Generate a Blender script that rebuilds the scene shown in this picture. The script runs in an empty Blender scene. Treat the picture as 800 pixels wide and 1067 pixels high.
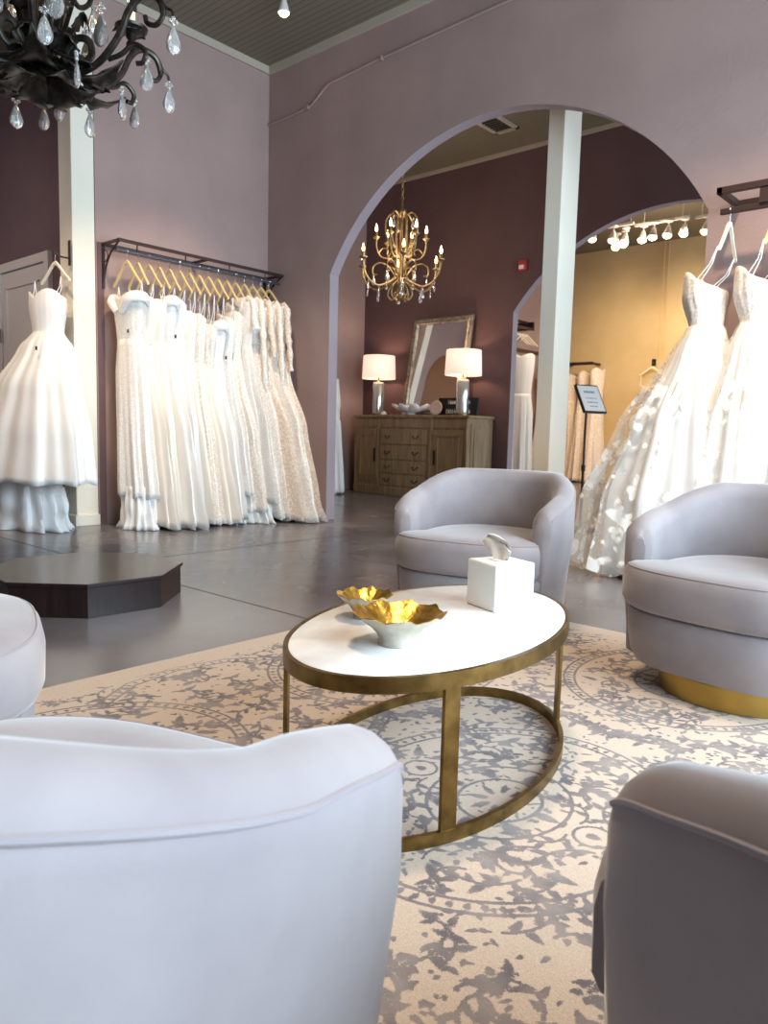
import bpy, math, random
import numpy as np
from mathutils import Vector, Matrix, noise
R = math.radians
sin, cos, pi = math.sin, math.cos, math.pi
C = bpy.context.scene.collection
rnd = random.Random(7)

# ------------------------------------------------------------------ helpers
class MB:
    """collects shapes for ONE mesh"""
    def __init__(s): s.v = []; s.f = []; s.m = []; s.cur = 0
    def mat(s, i): s.cur = i; return s
    def add(s, vs, fs):
        o = len(s.v); s.v += [tuple(p) for p in vs]
        for f in fs: s.f.append([i + o for i in f]); s.m.append(s.cur)
        return s
    def box(s, x0, x1, y0, y1, z0, z1):
        vs = [(x0,y0,z0),(x1,y0,z0),(x1,y1,z0),(x0,y1,z0),(x0,y0,z1),(x1,y0,z1),(x1,y1,z1),(x0,y1,z1)]
        return s.add(vs, [(0,3,2,1),(4,5,6,7),(0,1,5,4),(1,2,6,5),(2,3,7,6),(3,0,4,7)])
    def loft(s, rings, cap0=True, cap1=True, closed=True):
        n = len(rings[0]); vs = [p for r in rings for p in r]; fs = []
        for i in range(len(rings)-1):
            for j in range(n if closed else n-1):
                k = (j+1) % n
                fs.append((i*n+j, i*n+k, (i+1)*n+k, (i+1)*n+j))
        if cap0: fs.append(tuple(range(n-1, -1, -1)))
        if cap1: fs.append(tuple((len(rings)-1)*n + j for j in range(n)))
        return s.add(vs, fs)
    def lathe(s, prof, n=32, c=(0,0,0), cap0=True, cap1=True, sx=1, sy=1):
        rings = [[(c[0]+r*sx*cos(2*pi*j/n), c[1]+r*sy*sin(2*pi*j/n), c[2]+z) for j in range(n)] for r, z in prof]
        return s.loft(rings, cap0, cap1)
    def tube(s, pts, rad, n=8, cap=True, flat=1.0):
        pts = [Vector(p) for p in pts]; rings = []
        t0 = (pts[1]-pts[0]).normalized()
        up = Vector((0,0,1)) if abs(t0.z) < .9 else Vector((1,0,0))
        nrm = (up - t0*up.dot(t0)).normalized()
        for i, p in enumerate(pts):
            if i == 0: t = pts[1]-pts[0]
            elif i == len(pts)-1: t = pts[-1]-pts[-2]
            else: t = pts[i+1]-pts[i-1]
            t = t.normalized() if t.length > 1e-9 else t0
            nrm = (nrm - t*nrm.dot(t)); nrm = nrm.normalized() if nrm.length > 1e-6 else t.orthogonal().normalized()
            b = t.cross(nrm); r = rad[i] if isinstance(rad, (list, tuple)) else rad
            rings.append([p + nrm*(r*cos(2*pi*j/n)) + b*(r*flat*sin(2*pi*j/n)) for j in range(n)])
        return s.loft(rings, cap, cap)
    def prism(s, poly, z0, z1):
        return s.loft([[(x,y,z0) for x,y in poly], [(x,y,z1) for x,y in poly]])
    def sphere(s, c, r, n=12, m=8, sz=1.0):
        prof = [(max(r*sin(pi*i/m), 1e-4), -r*sz*cos(pi*i/m)) for i in range(m+1)]
        return s.lathe(prof, n, c)
    def build(s, name, mats, parent=None, smooth=True, bevel=0, loc=None, solid=0, sub=0, ang=40):
        me = bpy.data.meshes.new(name); me.from_pydata(s.v, [], s.f); me.update()
        for m in (mats if isinstance(mats, (list, tuple)) else [mats]): me.materials.append(m)
        me.polygons.foreach_set('material_index', s.m)
        o = bpy.data.objects.new(name, me); C.objects.link(o)
        if smooth:
            me.polygons.foreach_set('use_smooth', [True]*len(me.polygons))
            me.set_sharp_from_angle(angle=R(ang))
        if loc: o.location = loc
        if parent: o.parent = parent
        if bevel:
            b = o.modifiers.new('bevel', 'BEVEL'); b.width = bevel; b.segments = 2; b.limit_method = 'ANGLE'; b.angle_limit = R(40)
        if sub:
            b = o.modifiers.new('sub', 'SUBSURF'); b.levels = sub; b.render_levels = sub
        if solid:
            b = o.modifiers.new('solid', 'SOLIDIFY'); b.thickness = solid; b.offset = 0
        return o

def crom(pts, n=8):
    """Catmull-Rom through points of any dimension"""
    P = [np.array(p, float) for p in pts]; P = [2*P[0]-P[1]] + P + [2*P[-1]-P[-2]]; out = []
    for i in range(1, len(P)-2):
        for k in range(n):
            t = k/n; a,b,c,d = P[i-1:i+3]
            out.append(.5*((2*b)+(c-a)*t+(2*a-5*b+4*c-d)*t*t+(3*b-a-3*c+d)*t**3))
    out.append(P[-2]); return [tuple(float(q) for q in p) for p in out]

def tag(o, label=None, cat=None, group=None, kind=None):
    if label: o['label'] = label
    if cat: o['category'] = cat
    if group: o['group'] = group
    if kind: o['kind'] = kind
    return o
def thing(name, label, cat, loc=(0,0,0), rz=0, group=None):
    o = bpy.data.objects.new(name, None); C.objects.link(o)
    o.empty_display_size = .1
    o.location = loc; o.rotation_euler = (0,0,rz); return tag(o, label, cat, group)
def struct(o): o['kind'] = 'structure'; return o
def dup(o, parent=None):
    c = o.copy(); C.objects.link(c)
    if parent: c.parent = parent
    for ch in o.children: dup(ch, c)
    return c

# ------------------------------------------------------------------ materials
def srgb(r, g, b):
    f = lambda c: c/12.92 if c <= .04045 else ((c+.055)/1.055)**2.4
    return (f(r/255), f(g/255), f(b/255), 1)
def mat(name, col, rough=.5, metal=0, spec=.5, sheen=0, trans=0, emit=None, estr=0, coat=0):
    m = bpy.data.materials.new(name); m.use_nodes = True
    b = m.node_tree.nodes['Principled BSDF']
    b.inputs['Base Color'].default_value = col; b.inputs['Roughness'].default_value = rough
    b.inputs['Metallic'].default_value = metal; b.inputs['Specular IOR Level'].default_value = spec
    if sheen:
        b.inputs['Sheen Weight'].default_value = sheen; b.inputs['Sheen Roughness'].default_value = .4
    if trans: b.inputs['Transmission Weight'].default_value = trans
    if coat: b.inputs['Coat Weight'].default_value = coat
    if emit: b.inputs['Emission Color'].default_value = emit; b.inputs['Emission Strength'].default_value = estr
    return m
def N(m, t, **kw):
    n = m.node_tree.nodes.new(t)
    for k, v in kw.items():
        if k in n.inputs.keys(): n.inputs[k].default_value = v
        else: setattr(n, k, v)
    return n
def L(m, a, b): m.node_tree.links.new(a, b)
def bsdf(m): return m.node_tree.nodes['Principled BSDF']
def coord(m, scale=(1,1,1), which='Object'):
    tc = N(m, 'ShaderNodeTexCoord'); mp = N(m, 'ShaderNodeMapping'); mp.inputs['Scale'].default_value = scale
    L(m, tc.outputs[which], mp.inputs['Vector']); return mp.outputs['Vector']
def ramp(m, fac, stops):
    r = N(m, 'ShaderNodeValToRGB'); e = r.color_ramp.elements
    while len(e) < len(stops): e.new(.5)
    for i, (p, c) in enumerate(stops): e[i].position = p; e[i].color = c
    L(m, fac, r.inputs['Fac']); return r.outputs['Color']
def mottle(m, c1, c2, scale=3, detail=6, sc=(1,1,1), lo=.35, hi=.65, which='Object'):
    n = N(m, 'ShaderNodeTexNoise', Scale=scale, Detail=detail); L(m, coord(m, sc, which), n.inputs['Vector'])
    L(m, ramp(m, n.outputs['Fac'], [(lo, c1), (hi, c2)]), bsdf(m).inputs['Base Color']); return n
def bump(m, scale=60, strength=.1, dist=.01, detail=4, sc=(1,1,1), which='Object'):
    n = N(m, 'ShaderNodeTexNoise', Scale=scale, Detail=detail); L(m, coord(m, sc, which), n.inputs['Vector'])
    b = N(m, 'ShaderNodeBump', Strength=strength, Distance=dist); L(m, n.outputs['Fac'], b.inputs['Height'])
    L(m, b.outputs['Normal'], bsdf(m).inputs['Normal']); return b

def wall_mat(name, a, b):
    m = mat(name, a, .75, spec=.3); mottle(m, a, b, 1.3, 8); bump(m, 35, .18, .01); return m
M_wall = wall_mat('mauve plaster', srgb(156,131,126), srgb(168,142,136))
M_dark = wall_mat('darker wall plaster', srgb(100,77,80), srgb(109,84,86))  # darker version of the wall plaster, used on the far wall
M_alcove = wall_mat('shaded alcove plaster', srgb(112,91,98), srgb(121,98,104))  # alcove turned from the windows, its shade put into the plaster colour
M_reveal = wall_mat('daylit reveal plaster', srgb(158,141,146), srgb(166,149,153))  # wall plaster with lilac window light put into its colour
M_cream = wall_mat('cream paint', srgb(232,222,205), srgb(238,229,213))
M_trimwood = wall_mat('taupe trim paint', srgb(176,164,148), srgb(184,172,156))
M_white = mat('white paint', srgb(222,214,210), .45)
M_beige = wall_mat('ochre painted block', srgb(206,180,136), srgb(216,191,148))
def brick_bump(m):
    br = N(m, 'ShaderNodeTexBrick', Scale=1.0); br.inputs['Mortar Size'].default_value = .008
    br.inputs['Brick Width'].default_value = .4; br.inputs['Row Height'].default_value = .2
    tc = N(m, 'ShaderNodeTexCoord'); sp = N(m, 'ShaderNodeSeparateXYZ'); cb = N(m, 'ShaderNodeCombineXYZ')
    L(m, tc.outputs['Object'], sp.inputs[0]); L(m, sp.outputs['X'], cb.inputs['X']); L(m, sp.outputs['Z'], cb.inputs['Y'])
    L(m, cb.outputs[0], br.inputs['Vector'])
    b = N(m, 'ShaderNodeBump', Strength=.35, Distance=.01); b.invert = True
    L(m, br.outputs['Fac'], b.inputs['Height']); L(m, b.outputs['Normal'], bsdf(m).inputs['Normal'])
brick_bump(M_beige)
# beadboard ceiling: boards run along X
M_ceil = mat('grey beadboard', srgb(150,142,128), .6)
w = N(M_ceil, 'ShaderNodeTexWave', Scale=4.6, wave_type='BANDS', bands_direction='Y', wave_profile='SAW'); L(M_ceil, coord(M_ceil), w.inputs['Vector'])
L(M_ceil, ramp(M_ceil, w.outputs['Fac'], [(0, srgb(74,67,55)), (.12, srgb(122,112,95)), (.9, srgb(127,117,100)), (1, srgb(92,84,70))]), bsdf(M_ceil).inputs['Base Color'])
# polished concrete with saw cuts
M_floor = mat('polished concrete', srgb(108,104,108), .2, spec=.5)
mottle(M_floor, srgb(98,92,95), srgb(130,124,126), 1.1, 10)
nz = N(M_floor, 'ShaderNodeTexNoise', Scale=2.2, Detail=8); L(M_floor, coord(M_floor), nz.inputs['Vector'])
mr = N(M_floor, 'ShaderNodeMapRange'); mr.inputs['To Min'].default_value = .12; mr.inputs['To Max'].default_value = .34
L(M_floor, nz.outputs['Fac'], mr.inputs['Value']); L(M_floor, mr.outputs[0], bsdf(M_floor).inputs['Roughness'])

def velvet():
    m = mat('grey lilac velvet', srgb(168,162,172), .85, spec=.2, sheen=.5)
    mottle(m, srgb(138,129,131), srgb(154,145,146), 5, 6)
    bump(m, 320, .06, .002); return m
M_velvet = velvet()
M_velvet_seam = mat('grey velvet piping', srgb(144,135,138), .8, sheen=.3)
M_plinth = mat('brushed brass plinth', srgb(176,146,78), .36, 1); bump(M_plinth, 40, .05, .004, sc=(1,1,14))
M_brass = mat('aged brass', srgb(150,122,72), .36, 1); mottle(M_brass, srgb(108,86,48), srgb(152,124,74), 14, 6); bump(M_brass, 50, .1, .004)
M_marble = mat('white marble', srgb(240,236,232), .18)
mottle(M_marble, srgb(226,220,216), srgb(246,243,240), 5, 10, lo=.38, hi=.55)
M_gold = mat('gold leaf', srgb(214,170,72), .3, 1); mottle(M_gold, srgb(176,128,46), srgb(236,198,104), 30, 8, lo=.3, hi=.7); bump(M_gold, 120, .4, .004)
M_pale = mat('pale champagne enamel', srgb(190,184,166), .4, .35); mottle(M_pale, srgb(176,168,150), srgb(204,198,182), 18, 6)
M_tissuebox = mat('white leatherette', srgb(236,236,234), .5); bump(M_tissuebox, 200, .05, .002)
M_tissue = mat('white tissue paper', srgb(244,244,244), .8)
M_espresso = mat('espresso stained wood', srgb(46,30,28), .3, spec=.4, coat=.15)
wv = N(M_espresso, 'ShaderNodeTexNoise', Scale=6, Detail=8); L(M_espresso, coord(M_espresso, (1,12,1)), wv.inputs['Vector'])
L(M_espresso, ramp(M_espresso, wv.outputs['Fac'], [(.3, srgb(28,17,16)), (.7, srgb(44,28,26))]), bsdf(M_espresso).inputs['Base Color'])
M_iron = mat('blackened iron', srgb(58,54,50), .42, .8); mottle(M_iron, srgb(44,41,38), srgb(74,69,63), 30, 6); bump(M_iron, 80, .15, .003)
M_rackiron = mat('dark bronze iron', srgb(66,48,46), .45, .5)
M_pipe = mat('grey steel pipe', srgb(110,112,124), .35, .8)
M_chrome = mat('chrome wire', srgb(200,200,205), .2, 1)
M_crystal = mat('rock crystal', (1,1,1,1), .04, trans=.86)
bump(M_crystal, 25, .25, .01)
M_candle = mat('ivory candle sleeve', srgb(238,220,180), .5, emit=srgb(255,214,150), estr=.0)
M_bulb = mat('lit candle bulb', srgb(255,236,200), .3, emit=srgb(255,206,140), estr=14)
M_spotlit = mat('lit spot lamp', srgb(255,240,205), .3, emit=srgb(255,226,168), estr=9)
M_champagne = mat('champagne gilt metal', srgb(196,168,118), .4, .7); mottle(M_champagne, srgb(132,108,70), srgb(180,154,110), 25, 5)
M_hanger = mat('blond wood', srgb(228,198,140), .45)
M_hangerwhite = mat('ivory lacquered wood', srgb(238,228,204), .45)
def cloth(name, c, rough=.6, sheen=.2, spec=.3, bs=None):
    m = mat(name, c, rough, spec=spec, sheen=sheen)
    if bs: bump(m, *bs)
    return m
M_satin = cloth('white satin', srgb(240,236,232), .42, .1, .4)
M_crepe = cloth('ivory crepe', srgb(240,232,222), .7, .2)
M_tulle = cloth('soft white tulle', srgb(240,238,236), .8, .4, bs=(90, .2, .004))
def lace(name, c1, c2, sc=34):
    m = mat(name, c2, .75, sheen=.2, spec=.3)
    v = N(m, 'ShaderNodeTexVoronoi', Scale=sc, feature='F1'); nn = N(m, 'ShaderNodeTexNoise', Scale=sc*.5, Detail=6)
    co = coord(m); L(m, co, v.inputs['Vector']); L(m, co, nn.inputs['Vector'])
    ma = N(m, 'ShaderNodeMath', operation='MULTIPLY'); L(m, v.outputs['Distance'], ma.inputs[0]); L(m, nn.outputs['Fac'], ma.inputs[1])
    L(m, ramp(m, ma.outputs[0], [(.12, c2), (.3, c1)]), bsdf(m).inputs['Base Color'])
    b = N(m, 'ShaderNodeBump', Strength=.7, Distance=.008); b.invert = True; L(m, ma.outputs[0], b.inputs['Height']); L(m, b.outputs['Normal'], bsdf(m).inputs['Normal'])
    return m
M_lace = lace('ivory lace', srgb(230,218,206), srgb(247,242,236), 60)
M_lacewarm = lace('champagne lace', srgb(228,206,188), srgb(246,234,222), 44)
M_sequin = lace('beaded fabric', srgb(226,220,214), srgb(244,240,236), 110)
def sheer():
    m = bpy.data.materials.new('sheer tulle with lace motifs'); m.use_nodes = True
    b = bsdf(m); b.inputs['Base Color'].default_value = srgb(244,238,230); b.inputs['Roughness'].default_value = .8
    b.inputs['Sheen Weight'].default_value = .3
    co = coord(m); n1 = N(m, 'ShaderNodeTexNoise', Scale=5, Detail=3); n2 = N(m, 'ShaderNodeTexVoronoi', Scale=17, feature='SMOOTH_F1'); L(m, co, n1.inputs['Vector']); L(m, co, n2.inputs['Vector'])
    a = N(m, 'ShaderNodeMath', operation='SUBTRACT'); L(m, n1.outputs['Fac'], a.inputs[0]); 
    k = N(m, 'ShaderNodeMath', operation='MULTIPLY'); k.inputs[1].default_value = .42; L(m, n2.outputs['Distance'], k.inputs[0]); L(m, k.outputs[0], a.inputs[1])
    c = ramp(m, a.outputs[0], [(.36, (.22,.22,.22,1)), (.42, (.92,.92,.92,1))]); L(m, c, b.inputs['Alpha']); return m
M_sheer = sheer()
M_black = mat('black plastic', srgb(24,23,25), .4)
M_tagw = mat('white card', srgb(240,240,240), .6)
M_red = mat('red enamel', srgb(176,30,36), .4)
M_mirror = mat('mirror glass', (.92,.92,.92,1), .01, 1)
M_silverleaf = mat('silver leaf frame', srgb(190,178,160), .38, .7); mottle(M_silverleaf, srgb(150,136,116), srgb(212,202,186), 22, 7)
M_oak = mat('weathered oak', srgb(140,118,90), .6)
og = N(M_oak, 'ShaderNodeTexNoise', Scale=5, Detail=10); L(M_oak, coord(M_oak, (6,6,.6)), og.inputs['Vector'])
L(M_oak, ramp(M_oak, og.outputs['Fac'], [(.3, srgb(134,106,74)), (.7, srgb(172,144,108))]), bsdf(M_oak).inputs['Base Color']); bump(M_oak, 30, .15, .004, sc=(4,4,.5))
M_darkmetal = mat('dark bronze pull', srgb(60,50,42), .4, .8)
M_shade = mat('white linen shade', srgb(246,238,232), .8, emit=srgb(255,214,188), estr=.75)
M_glass = mat('mercury glass', srgb(214,216,210), .12, .65)
M_porcelain = mat('white porcelain', srgb(240,240,240), .25)
M_blush = mat('blush plaster', srgb(206,186,180), .7)
M_screen = mat('white sign sheet', srgb(250,247,242), .3)
M_ink = mat('lilac grey ink', srgb(150,146,176), .6)
M_ventdark = mat('vent dark', srgb(52,50,48), .7)

# ------------------------------------------------------------------ camera (solved from the room's vanishing points)
F, YAW, PITCH, ROLL = 785.19, .724306, .104289, .025307
CAM = Vector((6.50095, -5.36169, .9))
fw = Vector((-sin(YAW)*cos(PITCH), cos(YAW)*cos(PITCH), -sin(PITCH)))
r0 = Vector((cos(YAW), sin(YAW), 0)); u0 = r0.cross(fw)
rr = r0*cos(ROLL) + u0*sin(ROLL); uu = -r0*sin(ROLL) + u0*cos(ROLL)
cd = bpy.data.cameras.new('camera'); cam = bpy.data.objects.new('camera', cd); C.objects.link(cam)
cam.matrix_world = Matrix(((rr.x,uu.x,-fw.x,CAM.x),(rr.y,uu.y,-fw.y,CAM.y),(rr.z,uu.z,-fw.z,CAM.z),(0,0,0,1)))
cd.sensor_fit = 'HORIZONTAL'; cd.sensor_width = 36; cd.lens = F/800*36; cd.clip_start = .02
cd.dof.use_dof = True; cd.dof.focus_distance = 2.1; cd.dof.aperture_fstop = 11
bpy.context.scene.camera = cam

# ------------------------------------------------------------------ the room
ZC = 4.67; XR = 8.6; YF = 3.5; YT = 9.2; T = .12
def sbox(name, b, m): return struct(MB().box(*b).build(name, m, smooth=False))
sbox('floor', (-3.5, XR+.2, -9.2, YT+.2, -.12, 0), M_floor)
sbox('ceiling', (-3.5, XR+.2, -9.2, YT+.2, ZC, ZC+.1), M_ceil)
# saw cut joints in the slab
j = MB()
j.box(-2.0, XR, -2.935, -2.929, .0002, .0012); j.box(-2.0, XR, 1.2, 1.206, .0002, .0012); j.box(1.9, 1.906, -9, 3.4, .0002, .0012)
M_joint = mat('floor joint filler', srgb(58,55,58), .6)
struct(j.build('trim_1', M_joint, smooth=False))

def arch_wall(name, x0, x1, y, cx, cz, Rr, sx, m, mr):
    """wall in the plane y..y+T with an arched opening from x=cx-sx to cx+sx"""
    zs = cz + math.sqrt(Rr*Rr - sx*sx); n = 48
    a0 = math.asin(sx/Rr)
    arc = [(cx + Rr*sin(-a0 + 2*a0*i/n), cz + Rr*cos(-a0 + 2*a0*i/n)) for i in range(n+1)]
    b = MB()
    for yy, fl in ((y, 0), (y+T, 1)):
        q = lambda p: b.add(p if not fl else p[::-1], [(0,1,2,3)])
        q([(x0,yy,0),(cx-sx,yy,0),(cx-sx,yy,zs),(x0,yy,zs)]); q([(x0,yy,zs),(cx-sx,yy,zs),(cx-sx,yy,ZC),(x0,yy,ZC)])
        q([(cx+sx,yy,0),(x1,yy,0),(x1,yy,zs),(cx+sx,yy,zs)]); q([(cx+sx,yy,zs),(x1,yy,zs),(x1,yy,ZC),(cx+sx,yy,ZC)])
        for i in range(n):
            (xa,za),(xb,zb) = arc[i], arc[i+1]
            q([(xa,yy,za),(xb,yy,zb),(xb,yy,ZC),(xa,yy,ZC)])
    b.cur = 1
    b.add([(cx-sx,y,0),(cx-sx,y+T,0),(cx-sx,y+T,zs),(cx-sx,y,zs)], [(0,1,2,3)])
    b.add([(cx+sx,y,0),(cx+sx,y+T,0),(cx+sx,y+T,zs),(cx+sx,y,zs)], [(3,2,1,0)])
    for i in range(n):
        (xa,za),(xb,zb) = arc[i], arc[i+1]
        b.add([(xa,y,za),(xa,y+T,za),(xb,y+T,zb),(xb,y,zb)], [(0,1,2,3)])
    b.cur = 0
    b.add([(x0,y,0),(x0,y+T,0),(x0,y+T,ZC),(x0,y,ZC)], [(3,2,1,0)]); b.add([(x1,y,0),(x1,y+T,0),(x1,y+T,ZC),(x1,y,ZC)], [(0,1,2,3)])
    return struct(b.build(name, [m, mr], smooth=False))
arch_wall('wall_back', -T, XR, 0, 2.785, 1.45, 2.08, 1.822, M_wall, M_reveal)
arch_wall('wall_far', -1.97, XR, YF, 2.95, 1.09, 2.53, 2.06, M_dark, M_reveal)
sbox('wall_left', (-T, 0, -1.95, 0, 0, ZC), M_wall)
sbox('wall_alcove', (-2.1, -T, -1.95, -1.83, 0, ZC), M_alcove)
sbox('wall_hall', (-2.2, -2.08, -9, -1.95, 0, ZC), M_wall)
sbox('wall_front', (-2.2, XR, -9.12, -9, 0, ZC), M_wall)
ws = arch_wall('wall_side', 0, YF-T, 0, .78, 2.45, .705, .70, M_wall, M_reveal); ws.location = (-1.85, T, 0); ws.rotation_euler = (0,0,R(90))
sbox('wall_annex', (-3.4, -3.28, -T, YF+T, 0, ZC), M_beige)
sbox('trim_7', (-3.28, -1.97, -T, 0, 0, ZC), M_wall); sbox('trim_8', (-3.28, -1.97, YF, YF+T, 0, ZC), M_wall)
c3 = MB().box(-1.85,-1.70,1.94,2.09,0,ZC).build('column', M_cream, smooth=False, bevel=.006); tag(c3, 'cream wall column seen only in the leaning mirror', 'column', kind='structure')
sbox('wall_north', (-1.32, XR, YT, YT+.12, 0, ZC), M_beige)
sbox('wall_west', (-1.42, -1.3, YF+T, YT, 0, ZC), M_wall)
# storefront on the window side
b = MB(); b.box(XR, XR+.15, -9.1, YT+.1, 0, .35); b.box(XR, XR+.15, -9.1, YT+.1, 3.5, ZC); b.box(XR, XR+.15, -9.1, -5.4, .35, 3.5)
ys = [-5.34, -3.6, -1.85, -.06, 1.75, 3.56, 5.4, 7.3, 9.15]
for y in ys: b.box(XR, XR+.15, y-.06, y+.06, .35, 3.5)
struct(b.build('wall_right', M_cream, smooth=False))
for i in range(len(ys)-1):
    w_ = MB(); a, c = ys[i]+.06, ys[i+1]-.06
    w_.box(XR+.05, XR+.1, a, a+.05, .35, 3.5); w_.box(XR+.05, XR+.1, c-.05, c, .35, 3.5); w_.box(XR+.05, XR+.1, a, c, .35, .4); w_.box(XR+.05, XR+.1, a, c, 2.6, 2.66); w_.box(XR+.05, XR+.1, a, c, 3.45, 3.5)
    struct(w_.build('window_%d' % (i+1), M_black, smooth=False))
# crown strips, then a dark upright strip beside the column
cr = MB()
cr.box(0, .025, -1.95, 0, ZC-.075, ZC); struct(cr.build('trim_2', M_trimwood, smooth=False))
cr = MB(); cr.box(.025, XR, -.025, 0, ZC-.075, ZC); struct(cr.build('trim_3', M_trimwood, smooth=False))
cr = MB(); cr.box(-1.85, XR, YF-.02, YF, ZC-.05, ZC); struct(cr.build('trim_4', M_trimwood, smooth=False))
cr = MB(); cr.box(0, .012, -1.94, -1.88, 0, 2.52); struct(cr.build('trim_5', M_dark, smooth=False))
# two painted steel columns
c1 = MB().box(-.235, .0, -2.16, -1.955, 0, ZC).box(-.26, .03, -2.185, -1.952, 0, .1).build('column', M_cream, smooth=False, bevel=.006)
tag(c1, 'cream square column behind the strapless satin ball gown', 'column', kind='structure')
c2 = MB().box(3.09, 3.24, .45, .74, 0, ZC).build('column', M_cream, smooth=False, bevel=.006)
tag(c2, 'tall white column standing just behind the large arch', 'column', kind='structure')

# white panelled door in the alcove
d = thing('door_1', None, None); d['kind'] = 'structure'; d.location = (-2.04, -1.95, 0)
MB().box(0,.09,-.05,0,0,2.55).box(1.12,1.21,-.05,0,0,2.55).box(.09,1.12,-.05,0,2.46,2.55).build('door_frame', M_white, d, smooth=False, bevel=.004)
p = MB().box(.1,1.11,-.03,-.004,.01,2.45)
for z0, z1 in ((.2,1.0),(1.15,2.3)): p.box(.22,.235,-.045,-.03,z0,z1).box(.975,.99,-.045,-.03,z0,z1).box(.22,.99,-.045,-.03,z0,z0+.015).box(.22,.99,-.045,-.03,z1-.015,z1)
p.build('door_panel', M_white, d, smooth=False)
for z in (.3,1.75): MB().box(.085,.115,-.056,-.048,z,z+.14).build('hinge', M_chrome, d, smooth=False)
MB().lathe([(.012,0),(.03,.02),(.032,.04),(.02,.055)], 16).build('door_knob', M_brass, d, loc=(1.05,-.03,1.1)).rotation_euler = (R(90),0,0)

# electrical conduit on the arch wall
cp = [(0.01,4.09),(.45,4.10),(.66,4.12),(.70,4.14),(.88,4.245),(.93,4.26),(1.5,4.29),(2.97,4.33),(8.5,4.36)]
cdt = MB().tube([(x,-.014,z) for x,z in cp], .012, 8).build('trim_6', M_wall); struct(cdt)
for x,z in ((.62,4.115),(1.6,4.295),(3.6,4.335)): MB().box(-.012,.012,-.03,0,-.02,.02).build('pipe_clip', M_wall, cdt, loc=(x,0,z), smooth=False)

# red alarm strobe on the far wall
al = thing('fire_alarm', 'small red fire alarm strobe high on the far dark wall', 'fire alarm', (1.02, YF, 3.15))
MB().box(-.06,.06,-.045,.004,-.07,.07).build('housing', M_red, al, bevel=.008)
MB().box(-.035,.035,-.07,-.045,-.05,.0).build('strobe_lens', M_porcelain, al, bevel=.006)
# ceiling vent in the back room
ve = thing('ceiling_vent', 'dark slatted vent in the ceiling beyond the arch', 'vent', (1.07, 2.66, ZC))
MB().box(-.17,.17,-.25,-.2,-.02,0).box(-.17,.17,.2,.25,-.02,0).box(-.17,-.12,-.25,.25,-.02,0).box(.12,.17,-.25,.25,-.02,0).build('frame', M_trimwood, ve, smooth=False)
v_ = MB()
for k in range(7): v_.box(-.12,.12,-.19+k*.057,-.17+k*.057,-.014,-.002)
v_.build('slats', M_ventdark, ve, smooth=False)

# ceiling spot lamps (the one in view, and its siblings out of frame that light the seating)
def spot_fixture(x, y, z, label, tilt=(0,0), name='ceiling_spotlight', group=None, sc=1.0):
    t = thing(name, label, 'spotlight', (x, y, z), 0, group)
    MB().lathe([(.05*sc,0),(.05*sc,-.015*sc),(.008*sc,-.02*sc),(.008*sc,-.08*sc)], 16).build('stem', M_white, t)
    h = MB().lathe([(.022*sc,0),(.03*sc,-.03*sc),(.055*sc,-.11*sc),(.058*sc,-.13*sc)], 20, cap1=False).build('lamp_housing', M_white, t, loc=(0,0,-.075*sc), solid=.003)
    h.rotation_euler = (tilt[0], tilt[1], 0)
    MB().lathe([(.02*sc,-.04*sc),(.05*sc,-.12*sc),(.04*sc,-.15*sc),(.001,-.16*sc)], 20).build('bulb', M_spotlit, h)
    return t
spot_fixture(1.17, -.81, ZC, 'lit white spotlight hanging from the beadboard ceiling corner', sc=.85)

def area(name, loc, rot, sx, sy, e, col):
    l = bpy.data.lights.new(name, 'AREA'); l.shape = 'RECTANGLE'; l.size = sx; l.size_y = sy; l.energy = e; l.color = col
    o = bpy.data.objects.new(name, l); o.location = loc; o.rotation_euler = rot; C.objects.link(o); return o
def point(name, loc, e, col, r=.05):
    l = bpy.data.lights.new(name, 'POINT'); l.energy = e; l.color = col; l.shadow_soft_size = r
    o = bpy.data.objects.new(name, l); o.location = loc; C.objects.link(o); return o
def spot(name, loc, target, e, col, ang=90, blend=.6, r=.06):
    l = bpy.data.lights.new(name, 'SPOT'); l.energy = e; l.color = col; l.spot_size = R(ang); l.spot_blend = blend; l.shadow_soft_size = r
    o = bpy.data.objects.new(name, l); o.location = loc; C.objects.link(o)
    o.rotation_euler = (Vector(target)-Vector(loc)).to_track_quat('-Z', 'Y').to_euler(); return o
DAY = (.66, .85, 1.0); WARM = (1.0, .78, .54)
# daylight through the storefront
area('window_daylight', (XR-.05, -2.7, 1.95), (0, R(90), 0), 3.0, 5.1, 520, DAY)
area('window_daylight', (XR-.05, 1.8, 1.95), (0, R(90), 0), 3.0, 3.2, 170, DAY)
area('window_daylight', (XR-.05, 6.4, 1.95), (0, R(90), 0), 3.0, 5.2, 190, DAY)
# ceiling spots
spot('seating_spot', (5.0, -3.5, 4.45), (5.3, -3.7, 0), 370, WARM, 70, .8, .25)
spot('rack_spot', (2.1, -2.2, 4.45), (.3, -1.1, 1.0), 320, WARM, 55, .8, .1)
spot('gown_spot', (5.4, -2.3, 4.45), (4.7, -.4, .9), 460, WARM, 55, .8, .1)
spot('ball_gown_spot', (1.6, -4.0, 4.45), (-.2, -2.4, .9), 260, WARM, 45, .8, .1)
for x, y, e in ((.9, 6.2, 360), (2.0, 6.4, 420), (3.4, 6.4, 280)): spot('gallery_spot', (x, y, 4.05), (x-.5, 9.1, 1.7), e, (1,.78,.5), 100, .8, .1)
spot('hall_fill', (-.6, -5.6, 4.5), (-1.6, -1.95, 1.2), 190, (1,.88,.76), 75, 1.0, .3)  # added unseen light that brightens the alcove door
spot('gallery_gown_spot', (.6, 5.6, 4.1), (-.75, 6.5, 1.4), 170, WARM, 50, .8, .1)
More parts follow.
